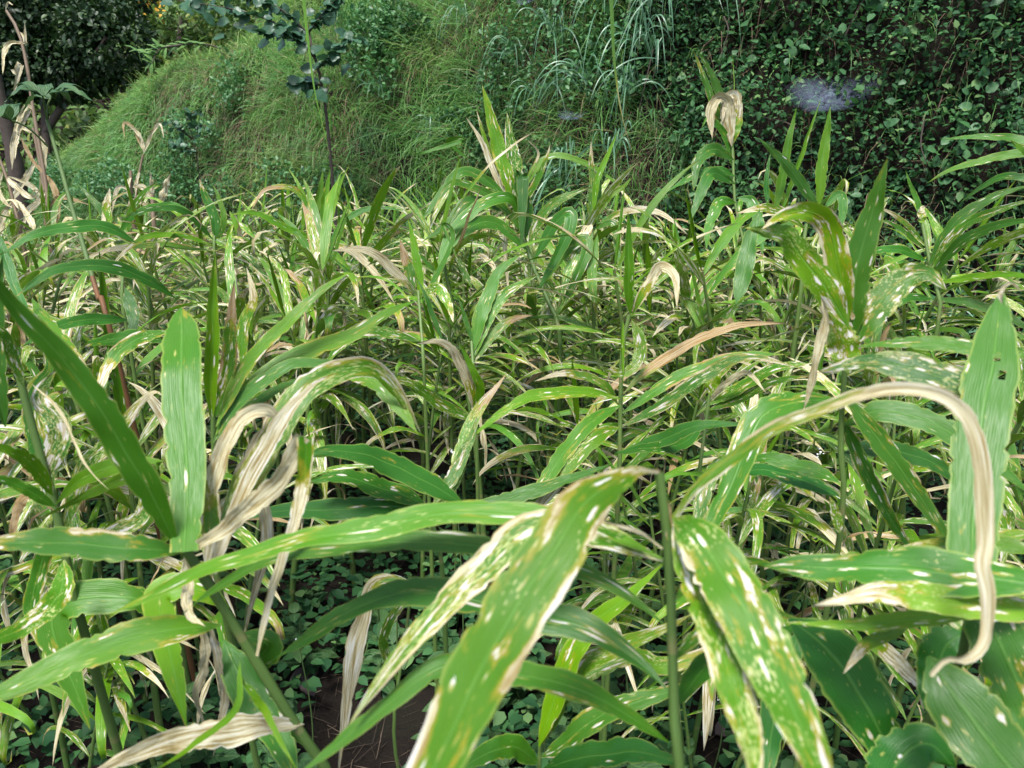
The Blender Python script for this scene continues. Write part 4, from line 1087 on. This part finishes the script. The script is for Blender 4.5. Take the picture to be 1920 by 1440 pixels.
def place_weed(x, y, k, sc, label, group):
    t = thing('ground_weed', label, 'weed', (x, y, float(height(x, y))), group)
    t.rotation_euler = (R.uniform(-.15, .15), R.uniform(-.15, .15), R.uniform(0, 6.28)); t.scale = (sc,) * 3
    o = bpy.data.objects.new('stem', WV[k][0]); COL.objects.link(o); o.parent = t
    for (z, b, s_, e) in WV[k][1]:
        put_leaf(R.choice(WL), t, (0, 0, z), (math.cos(b), math.sin(b), e), sc=s_)
    return t
cnt = 0
while cnt < 130:
    y = R.uniform(.95, 2.3); x = R.uniform(-.72 * y, .72 * y)
    if -.42 < x < -.17 and 1.02 < y < 1.38: continue                  # bare soil
    if cnt < 80: x = R.uniform(-.50, .30); y = R.uniform(.95, 1.75)
    if -.42 < x < -.17 and 1.0 < y < 1.36: continue
    px = 960 + F * x / (y * .95 + .35)
    wp = 960 + F * x / (y * .95 + .35)
    side = ['under the leaves of the large left plant', 'beside the bare soil patch', 'behind the shredded white leaf', 'under the huge crossing leaf', 'right of the thick foreground stem', 'under the big leaves at the lower right'][int(np.clip(np.searchsorted([480, 640, 800, 1100, 1400], wp), 0, 5))]
    lab = '%s oval-leaved weed %s' % (['low', 'small', 'shaded'][int(y > 1.25) + int(y > 1.6)], side)
    place_weed(x, y, R.randrange(6), R.uniform(.85, 1.5), lab, 'weeds ' + side)
    cnt += 1
# finer ground cover between the weeds
x = rng.uniform(-3.2, 3.2, 75000); y = rng.uniform(.7, 5, len(x)); m = (fbm(x * 4, y * 4, 44) > .33) & ~((x > -.42) & (x < -.16) & (y > 1.0) & (y < 1.36)) & (y < base_y(x)) & (abs(x) < .75 * y + .3)
x, y = x[m], y[m]; P = np.stack([x, y, height(x, y) + rng.uniform(.01, .16, len(x)) * (.3 + fbm(x * 5, y * 5, 46))], 1)
stuff('ground_cover', [leaves_geo(P, rng.normal(size=P.shape) * np.array([1, 1, .25]), nrm(np.array([0, 0, 1.]) + rng.normal(size=P.shape) * .25), rng.uniform(.014, .040, len(x)), .65)],
      M_COVER, 'small leafy ground cover on the soil under the ginger')
# straw, roots and twigs lying on the soil
x = rng.uniform(-1.0, 1.0, 2600); y = rng.uniform(.8, 1.9, len(x)); P = np.stack([x, y, height(x, y) + .004], 1)
d = rng.normal(size=P.shape); d[:, 2] = np.abs(d[:, 2]) * .12
stuff('straw_litter', [blades_geo(P, d, rng.uniform(.02, .10, len(x)), rng.uniform(.001, .0028, len(x)), rng.uniform(0, .1, len(x)), 2)], simple_leaf('litter', (.05, .035, .025), (.15, .11, .075), None, .85, .1), 'dry straw and root litter scattered on the dark soil')
# three dead leaves on the bare soil
DL = ovate_mesh('dead_leaf', .085, .55, M_DEADLEAF, 5, cup=.3, droop=-.1)
for (px, py, d, a, sc, lab) in [(545, 1300, 1.66, .9, 1.0, 'curled purplish-brown dead leaf on the bare soil'), (590, 1315, 1.62, 2.6, .55, 'small grey dead leaf lying beside the curled purplish one'),
                          (1340, 1385, 1.5, .4, .8, 'brown dead leaf on the soil at the lower right')]:
    p = at(px, py, d); k = CAM; tt = (k[2] - float(height(p[0], p[1]))) / (k[2] - p[2]); q = k + (p - k) * tt
    o = obj('fallen_leaf', DL, None, (q[0], q[1], float(height(q[0], q[1])) + .012)); o.rotation_euler = (.2, -.1, a); o.scale = (sc,) * 3
    tag(o, lab, 'dead leaf')
# tiny white flower heads on weeds
fw = 0
for (px, py) in [(1310, 1000), (1318, 1012), (1545, 1005), (1590, 1030), (1535, 850), (1350, 1310), (560, 1205), (905, 1060), (850, 845), (1400, 930), (1440, 1240)]:
    p = at(px, py, 1.25 + .2 * R.random()); gz = float(height(p[0], p[1]))
    t = thing('white_flower_weed', 'thin weed with a tiny cluster of white flowers between the ginger stems', 'weed', (p[0], p[1], gz), 'tiny white flowered weeds')
    b = np.array([p[0], p[1], gz]); stem_obj(t, b, [([b, (b * .5 + p * .5) + np.array([.01, 0, 0]), p], .0016, .001)], M_GRST)
    k = 8; PP = (p - b) + rng.normal(size=(k, 3)) * .004
    g = leaves_geo(PP, rng.normal(size=(k, 3)), rng.normal(size=(k, 3)), np.full(k, .004), 1.0)
    obj('flower', mesh_np('flower', g[0], [g[1], g[2]], M_WHITE), t)

# ------------------------------------------------------------------ round-leaved sapling at the top left
def hang(px, py, d): return at(px, py, d)
RL = [ovate_mesh('leaf', .062, .82, M_SAP, k, cup=.12, droop=.12, serr=0) for k in range(4)]
d = 4.3; b = at(622, 270, 4.55); b[2] = float(height(b[0], b[1]))
t = thing('round_leaved_sapling', 'young tree with round dark leaves leaning in front of the bank at the top left', 'tree', b)
tr = [b, at(612, 215, 4.4), at(590, 110, 4.3), at(575, 40, 4.3), at(560, -60, 4.3)]
stem_obj(t, b, [(tr, .016, .006)], M_BARK, 'trunk')
br = [[at(590, 110, 4.3), at(560, 70, 4.2), at(520, 45, 4.1), at(450, 20, 4.0), at(330, 0, 3.9)], [at(575, 60, 4.3), at(530, 20, 4.2), at(470, -10, 4.1), at(400, -30, 4.0)],
      [at(595, 130, 4.3), at(625, 100, 4.2), at(650, 75, 4.2), at(670, 72, 4.2)], [at(600, 160, 4.35), at(575, 150, 4.3), at(550, 155, 4.2)], [at(585, 90, 4.3), at(545, 60, 4.15), at(510, 62, 4.0), at(485, 60, 4.0)],
      [at(580, 60, 4.3), at(610, 20, 4.3), at(640, -10, 4.3)]]
stem_obj(t, b, [(p, .006, .002) for p in br], M_BARK, 'branch')
for p in br:
    c = spline(p, 20)
    for q in range(3, 21):
        for z in range(2):
            v = nrm(rng.normal(size=3) * np.array([1, .8, .5]) + np.array([0, -.3, -.35]))
            put_leaf(RL[(q + z) % 4], t, c[q] - b, v, up=nrm(rng.normal(size=3) * .5 + np.array([0, -.6, 1])), sc=R.uniform(.75, 1.35))
for (px, py) in [(560, 75), (575, 90), (545, 60), (600, 85), (618, 95), (640, 125), (655, 118), (590, 130), (545, 158), (560, 155), (575, 185), (590, 170), (600, 150), (632, 120), (610, 180), (560, 20), (520, 10), (505, 80), (535, 85), (495, 20), (430, 40), (460, 50), (400, 12), (380, 25), (420, 70), (650, 65), (485, 60), (300, 5), (340, 12), (260, 2), (590, 20), (612, 45)]:
    p = at(px, py, 4.15 + .2 * R.random()); v = nrm(rng.normal(size=3) * np.array([1, .5, .5]))
    put_leaf(RL[R.randrange(4)], t, p - b, v, up=nrm(rng.normal(size=3) * .4 + np.array([0, -.9, .8])), sc=R.uniform(1.0, 1.5))

# small dark-leaved shrub before the left bank
SL = [ovate_mesh('leaf', .035, .6, M_SAP, 10 + k, cup=.1, droop=.1) for k in range(3)]
b = at(372, 300, 4.7); b[2] = float(height(b[0], b[1]))
t = thing('small_shrub', 'small dark blue-green shrub with a bare stem standing before the grassy mound', 'shrub', b)
pth = [[b, at(368, 290, 4.7), at(352, 235, 4.65), at(345, 200, 4.6)], [at(360, 260, 4.7), at(335, 240, 4.6), at(318, 225, 4.6)], [at(355, 240, 4.7), at(375, 235, 4.6), at(392, 240, 4.6)], [at(350, 225, 4.7), at(362, 212, 4.6), at(375, 205, 4.6)], [at(366, 285, 4.7), at(345, 275, 4.6), at(320, 270, 4.6)]]
stem_obj(t, b, [(p, .006, .002) for p in pth], M_BARK)
for p in pth:
    c = spline(p, 14)
    for q in range(4, 15):
        for z in range(2): put_leaf(SL[(q + z) % 3], t, c[q] - b + rng.normal(size=3) * .01, nrm(rng.normal(size=3) + np.array([0, -.4, 0])), up=nrm(rng.normal(size=3) * .5 + np.array([0, -.4, 1])), sc=R.uniform(.9, 1.6))
# leafy branch with paired narrow leaves above the mound
NL = [ovate_mesh('leaf', .085, .36, M_BIGL, 20 + k, cup=.1, droop=.3) for k in range(3)]
b = at(470, 150, 6.0); b[2] = float(height(b[0], b[1]))
t = thing('arching_shrub', 'shrub with one arching branch of narrow pale leaves over the top of the mound', 'shrub', b)
pth = [[b, at(440, 100, 5.9), at(380, 82, 5.8), at(320, 88, 5.7), at(262, 98, 5.6)], [at(340, 84, 5.7), at(300, 92, 5.65), at(285, 118, 5.6)]]
stem_obj(t, b, [(p, .008, .003) for p in pth], M_BARK)
for p in pth:
    c = spline(p, 16)
    for q in range(6, 17):
        for z in (-1, 1): put_leaf(NL[q % 3], t, c[q] - b, nrm(np.array([-.8, -.3, -.2 + .6 * z]) + rng.normal(size=3) * .3), up=(0, -.5, 1), sc=R.uniform(.9, 1.4))

# pale broad-leaved plants on the terrace behind the mound
BL = [ovate_mesh('leaf', .42, .30, M_BIGL, 30 + k, 12, 4, .25, .45, .02) for k in range(3)]
for (px, py, d, n, lab) in [(190, 205, 8.2, 8, 'leftmost pale broad-leaved plant behind the mound'), (225, 165, 8.4, 7, 'pale broad-leaved plant behind the crest of the mound, nearest the dark tree'),
                            (160, 225, 7.8, 6, 'low pale broad-leaved plant at the left foot of the mound crest'), (300, 180, 7.8, 8, 'largest pale broad-leaved plant, right of the dark tree'),
                            (275, 150, 8.6, 6, 'pale broad-leaved plant half hidden behind the largest one'), (120, 250, 7.8, 6, 'small pale broad-leaved plant beside the dark stump')]:
    p = at(px, py, d); b = np.array([p[0], p[1], float(height(p[0], p[1]))])
    t = thing('broad_leaved_plant', lab, 'plant', b)
    for q in range(n):
        a = q * 2.4 + px; v = (math.cos(a), math.sin(a), R.uniform(.8, 1.8))
        put_leaf(BL[q % 3], t, (0, 0, 0), v, sc=R.uniform(.9, 1.35))
# dark stump beside the maize
b = at(0, 200, 6.5); gz = float(height(b[0], b[1])); top = at(-10, 140, 6.4); bb = np.array([b[0], b[1], gz])
t = thing('tree_stump', 'dark purplish leaning tree stump at the left edge behind the dry maize', 'stump', bb)
g = tube_geo(spline([np.zeros(3) - [0, 0, .1], (top - bb) * .5 + [.03, 0, 0], top - bb], 12), np.linspace(.08, .05, 13) * (1 + .12 * np.sin(np.arange(13) * 2.1)), 10)
obj('trunk', mesh_np('trunk', g[0], g[1], M_BARK, g[2]), t)

# ------------------------------------------------------------------ tall weed stem with lobed leaves crossing the left side
def palmate(t, base, tip, size, az, seed):
    r = random.Random(seed)
    for q in range(6):
        a = az + (q - 2.5) * .62
        v = np.array([math.cos(a), math.sin(a) * .8, r.uniform(-.15, .45)])
        C = spline([tip, tip + v * size * .5 + [0, 0, .01], tip + v * size + [0, 0, -.25 * size]], 14)
        hs = np.tile(nrm(np.cross(v, [0, -.35, 1])), (15, 1))
        V, Q, U = leaf_geo(C, hs, size * .30, 4, .25, .05, 0, seed + q)
        o = obj('leaflet', mesh_np('leaflet', V - base, Q, M_WEED, U), t)
TS = [at(88, 225, 1.55), at(110, 300, 1.5), at(135, 390, 1.45), at(162, 480, 1.4), at(185, 560, 1.38), at(212, 640, 1.36)]
e = TS[-1]; G0 = np.array([e[0] + .03, e[1] + .05, float(height(e[0], e[1]))])
t = thing('tall_weed', 'tall thin red-brown weed with jagged lobed leaves at its top, left of the field', 'weed', G0)
c = spline(TS + [G0], 30); g = tube_geo(c[:10] - G0, np.linspace(.0035, .0045, 10), 8); obj('upper_stem', mesh_np('upper_stem', g[0], g[1], M_GRST, g[2]), t)
g = tube_geo(c[9:] - G0, np.linspace(.0045, .007, 22), 8); obj('stem', mesh_np('stem', g[0], g[1], M_REDST, g[2]), t)
for (px, py, d, sz, az) in [(95, 185, 1.55, .085, 1.2), (80, 180, 1.5, .07, 2.6), (20, 225, 1.45, .10, 3.4)]:
    tip = at(px, py, d); st = at(88, 228, 1.55) if px > 50 else at(90, 275, 1.52)
    g = tube_geo(spline([st - G0, (st + tip) / 2 - G0 + [0, 0, .01], tip - G0], 8), .0018, 6); obj('leaf_stalk', mesh_np('leaf_stalk', g[0], g[1], M_GRST, g[2]), t)
    palmate(t, G0, tip, sz, az, px)

# ------------------------------------------------------------------ dry maize at the far left
mz = (1, 0, 0, 1)
def maize(label, stem, d, leaves, rp=9):
    hero_plant(label, stem, d, d, rp, [lf(s, w_ * .72, mz, (d, d - .05), roll=8, crumple=.25, fold=.45, name='dead_leaf') for s, w_ in leaves], name='dry_maize', cat='maize', redness=1, rtop=.6)
maize('dead maize stalk at the left edge with its thin top reaching the upper corner', '12,20 35,60 50,120 60,190 75,280 88,360 92,430', 3.2, [
    ('38,60 45,70 48,80 46,40', 10), ('50,82 20,80 8,100 5,140', 14), ('20,130 30,135 38,120 25,180', 18), ('62,200 40,230 25,270 22,320', 20), ('65,210 50,200 30,240 40,250', 14), ('10,20 15,5 25,10', 6),
    ('88,330 60,300 40,260 30,250', 12), ('90,380 60,350 30,335 5,330', 14), ('90,350 70,380 50,400 45,430', 18), ('92,390 110,370 140,375 170,385', 14)])
maize('thick brown dead maize stalk standing just right of the thin-topped one', '62,240 72,290 82,350 88,430', 3.4, [
    ('64,245 80,270 84,300 80,340', 16), ('70,300 50,330 20,380 0,400', 18), ('78,320 100,350 110,400 100,430', 16), ('66,250 40,240 30,255 28,300', 18)])
maize('bent dead maize stalk leaning against the left edge', '0,300 15,340 30,400 40,440', 3.0, [
    ('10,330 30,350 60,370 80,350', 18), ('5,320 -5,350 10,380 25,390', 16), ('20,370 50,400 60,430 40,460', 20), ('25,380 5,410 0,440 5,470', 20)])
maize('dead maize stalk with hooked drooping leaves before the mound', '268,290 262,320 256,360 252,420', 3.6, [
    ('270,285 250,240 232,232 234,262', 10), ('268,290 285,250 300,232 308,262', 10), ('270,288 262,255 245,238 236,235', 12), ('262,320 256,340 254,370', 10)], 6)
maize('short dead maize stub with a pale papery leaf tip, before the mound', '285,360 287,390 290,430', 3.4, [
    ('300,385 305,365 312,345 320,325', 22), ('288,380 275,360 262,350 250,340', 12), ('286,370 284,345 282,320', 14), ('290,400 265,380 245,380 240,410', 14)], 12)
maize('row-end dead maize stalk half hidden behind the left ginger', '245,320 246,350 248,400', 3.5, [
    ('246,330 240,345 240,370', 12), ('246,360 225,350 215,370 210,400', 12), ('247,350 270,350 280,370', 12)], 10)

# ------------------------------------------------------------------ broad blue-green grass tussocks on the bank
def ground_hit(px, py, lo=2.0, hi=8.0):
    """where the line of sight through a place of the photograph meets the ground or bank"""
    for d in np.arange(lo, hi, .02):
        p = at(px, py, d)
        if p[2] < float(height(p[0], p[1])): return np.array([p[0], p[1], float(height(p[0], p[1]))])
    return at(px, py, hi)
def tussock(px, py, n, L, wd, lab, spread=.55, mat=M_BLUEGR):
    b = ground_hit(px, py); nn = normal_at(np.array(b[0]), np.array(b[1])); nn = nn / np.linalg.norm(nn); b = b + np.array([0, -.13, .03])
    t = thing('grass_tussock', lab, 'grass tussock', b)
    for q in range(n):
        v = nrm(nn * .45 + np.array([0, 0, 1.0]) + rng.normal(size=3) * spread); l = L * R.uniform(.6, 1.15)
        tt = np.linspace(0, 1, 13)[:, None]
        dr = R.uniform(.5, 1.15)
        C = rng.normal(size=3) * .02 + l * (v * tt * (1 - .2 * tt) + np.array([0, 0, -1.0]) * dr * tt ** 2.2)
        T = nrm(np.gradient(C, axis=0)); hs = nrm(np.cross(T, rng.normal(size=3) * .4 + nn))
        V, Q, U = leaf_geo(C, hs, wd * R.uniform(.7, 1.2), 2, .3, .02, 0, q, pf=lambda t: np.clip(.5 + t * 2, 0, 1) * (1 - t ** 3))
        obj('grass_blade', mesh_np('grass_blade', V, Q, mat, U), t)
for a in [(1040, 90, 16, .42, .008, 'blue-green tussock at the upper middle of the bank'), (1120, 40, 18, .5, .009, 'large blue-green grass tussock near the top edge, right of the long hanging blade'),
          (1010, 200, 16, .42, .009, 'blue-green grass tussock arching over the middle of the bank'), (1090, 175, 20, .45, .009, 'dense blue-green grass tussock just above the small white web'),
          (1170, 190, 18, .42, .009, 'blue-green grass tussock with thick blades right of the small white web'), (1190, 100, 18, .5, .008, 'blue-green grass tussock hanging over dark bare soil'),
          (1240, 20, 22, .55, .009, 'silvery grass tussock hanging from the top edge of the bank'), (1300, 10, 16, .5, .008, 'rightmost silvery grass tussock, hanging before the small-leaved herbs'),
          (1215, 150, 14, .40, .007, 'thin drooping tussock over the dark hollow, left of the crumpled cream leaf'), (960, 120, 14, .4, .007, 'thin tussock in the mixed grass above the tallest ginger'),
          (880, 60, 14, .45, .006, 'thin upright tussock on the brown bank face'), (1060, 330, 18, .4, .010, 'bright green tussock at the foot of the bank behind the tallest ginger'),
          (1140, 300, 14, .36, .010, 'bright green tussock at the foot of the bank, right of its neighbour'), (1800, 640, 12, .35, .007, 'low tussock at the foot of the leafy bank on the right'),
          (820, 260, 14, .4, .005, 'thin grass tussock left of the tallest ginger plant'), (720, 200, 14, .4, .005, 'thin grass tussock on the brown part of the bank')]:
    tussock(*a)
# two long single blades hanging into view from above the bank
def blade(label, s, d0, d1, wpx, col):
    C = spline(P3(s, d0, d1), 50); b = C[0].copy()
    t = thing('hanging_blade', label, 'grass blade', b)
    T = nrm(np.gradient(C, axis=0)); hs = nrm(np.cross(T, nrm(C - CAM)))
    V, Q, U = leaf_geo(C, hs, wpx * d0 / F, 4, .35, .0, 0, 1, pf=lambda t: np.clip(1 - t ** 1.5, .06, 1))
    o = obj('leaf', mesh_np('leaf', V - b, Q, M_LEAF, U), t); o.color = col
blade('very long narrow grass blade hanging down at the upper left, before the round-leaved sapling', '545,-300 560,-120 568,-20 578,80 590,170 604,230 618,290', 2.4, 2.5, 10, (.1, 0, .7, .2))
blade('very long narrow grass blade hanging down at the top middle, brown at its lower end', '1120,-300 1138,-120 1146,0 1150,90 1158,170 1168,225 1185,282', 2.2, 2.3, 12, (.28, 0, .6, .2))

# ------------------------------------------------------------------ climbing vines with larger leaves on the dark bank
VL = [ovate_mesh('leaf', .055, .72, M_VINE, 40 + k, cup=.1, droop=.2) for k in range(4)]
BVL = ovate_mesh('leaf', .13, .72, M_VINE, 50, 10, 6, .1, .15)
def vine(label, pts, n, sc, big=None):
    P = np.array([ground_hit(x, y) for x, y in pts]); nn = nrm(np.array([0, -1.0, .6]))
    P = P + nn * .07; b = P[-1].copy()
    t = thing('climbing_vine', label, 'vine', b)
    c = spline(P, 24); stem_obj(t, b, [(P, .0025, .002)], M_GRST)
    for q in range(n):
        p = c[int(24 * (q + .5) / n)] + rng.normal(size=3) * .035
        put_leaf(VL[q % 4], t, p - b, nrm(rng.normal(size=3) * np.array([1, .3, .8]) + np.array([0, -.4, -.2])), up=nrm(np.array([0, -.8, .8]) + rng.normal(size=3) * .3), sc=sc * R.uniform(.7, 1.25))
    if big is not None:
        p = ground_hit(*big) + nn * .13; put_leaf(BVL, t, p - b + np.array([0, 0, .05]), (0.05, -.2, -1), up=(0, -1, .1))
vine('vine with one very large round veined leaf at the top of the dark bank', [(1620, -20), (1600, 40), (1575, 110)], 14, 1.0, (1632, 40))
vine('vine of pale heart-shaped leaves right of the spider web', [(1700, 40), (1690, 130), (1660, 230), (1670, 300)], 20, .9)
vine('vine with medium round leaves hanging at the upper right corner', [(1870, 10), (1850, 90), (1800, 150), (1790, 220)], 22, .9)
vine('vine with bright leaves above the crumpled cream leaf', [(1430, 10), (1400, 70), (1380, 120), (1400, 150)], 18, .9)
vine('vine of pointed leaves along the top edge over the web', [(1530, 20), (1520, 70), (1470, 110), (1480, 150)], 18, .9)
vine('vine of rounded leaves low on the bank behind the tall pale leaf', [(1800, 240), (1770, 320), (1740, 380)], 18, .9)
vine('vine of larger leaves in the dark hollow above the spear leaves', [(1590, 330), (1600, 380), (1570, 430)], 14, .9)
vine('vine climbing the bank between the silvery grass and the cream leaf', [(1270, 170), (1290, 230), (1260, 300)], 16, .8)
vine('vine of small round leaves at the far right below the corner', [(1900, 200), (1880, 300), (1900, 400)], 18, .8)
# bare roots and dead twigs sticking out of the bank
for k, pts in enumerate([[(1766, 5), (1770, 50), (1745, 90)], [(1800, 0), (1790, 45), (1800, 75)], [(1560, 110), (1590, 60), (1630, 20)], [(1216, 140), (1200, 190), (1190, 240)], [(1345, 60), (1352, 100), (1340, 130)], [(1475, 270), (1455, 250), (1400, 245)], [(1705, 260), (1700, 300), (1712, 330)]]):
    P = np.array([ground_hit(*p) for p in pts]) + np.array([0, -.10, .04]); b = P[0].copy()
    t = thing('dead_twig', ['bare pale root hanging at the top right of the bank', 'second bare root just right of the pale one at the top', 'thin slanting twig above the spider web', 'drooping bare twig over the dark hollow in the middle',
                            'dead stem above the crumpled cream leaf', 'thin twig left of the spear leaves', 'short bare twig in the leafy bank right of the spear leaves'][k], 'twig', b)
    stem_obj(t, b, [(P, .004, .0015)], M_BARK)
# ------------------------------------------------------------------ spider webs: sheets of silk hung on the leaves
s = NT('spider_silk')
p = s.node('ShaderNodeTexCoord').outputs['Object']
nz = s.noise(p, 38, 5, .7); nz2 = s.noise(p, 260, 3, .7)
al = s.math('MULTIPLY', s.step(nz, .15, .6), s.math('MULTIPLY_ADD', nz2, .35, .5))
uvs = s.node('ShaderNodeSeparateXYZ'); s.put(uvs.inputs[0], s.node('ShaderNodeUVMap').outputs[0])
rim = s.math('SUBTRACT', 1.0, s.step(s.math('ADD', uvs.outputs[0], s.math('MULTIPLY_ADD', nz, .8, -.4)), .45, 1.0))
s.put(s.bsdf.inputs['Base Color'], (.15, .19, .28)); s.bsdf.inputs['Roughness'].default_value = .6
s.put(s.bsdf.inputs['Alpha'], s.math('MULTIPLY', al, s.math('MULTIPLY', rim, .45)))
M_SILK = s.m
def web(label, cx, cy, rx, ry, off, seed, slant):
    c = ground_hit(cx, cy) + np.array([0, -off, .02])
    dpt = (c - CAM)[1] * math.cos(PITCH) - (c - CAM)[2] * math.sin(PITCH)
    ax = np.array([1.0, 0, slant]); ay = nrm(np.array([0, .85, .75])); rx, ry = rx * dpt / F, ry * dpt / F * 1.25
    r = np.random.default_rng(seed); V = [np.zeros(3)]; U = [(0, 0)]; nr, na = 7, 36
    k = 1 + .14 * np.sin(np.arange(na) * .52 + seed) + .10 * r.random(na)
    for i in range(1, nr + 1):
        for j in range(na):
            a = j / na * 2 * math.pi; q = i / nr * k[j]
            V.append(ax * math.cos(a) * rx * q + ay * math.sin(a) * ry * q + np.array([0, 0, .03 * (q * q - 1) + .004 * r.normal()])); U.append((i / nr, j / na))
    tri = np.array([(0, 1 + j, 1 + (j + 1) % na) for j in range(na)])
    qd = np.array([(1 + (i - 1) * na + j, 1 + i * na + j, 1 + i * na + (j + 1) % na, 1 + (i - 1) * na + (j + 1) % na) for i in range(1, nr) for j in range(na)])
    o = obj('spider_web', mesh_np('spider_web', np.array(V), [tri, qd], M_SILK, np.array(U)), None, c)
    tag(o, label, 'spider web')
web('large bluish sheet web on the dark leafy bank at the upper right', 1535, 185, 92, 42, .14, 1, .12)
web('small bright white sheet web on the bank in the middle', 1065, 237, 30, 9, .16, 2, .0)
web('faint grey web at the top edge of the bank in the middle', 985, 12, 28, 16, .14, 3, .2)
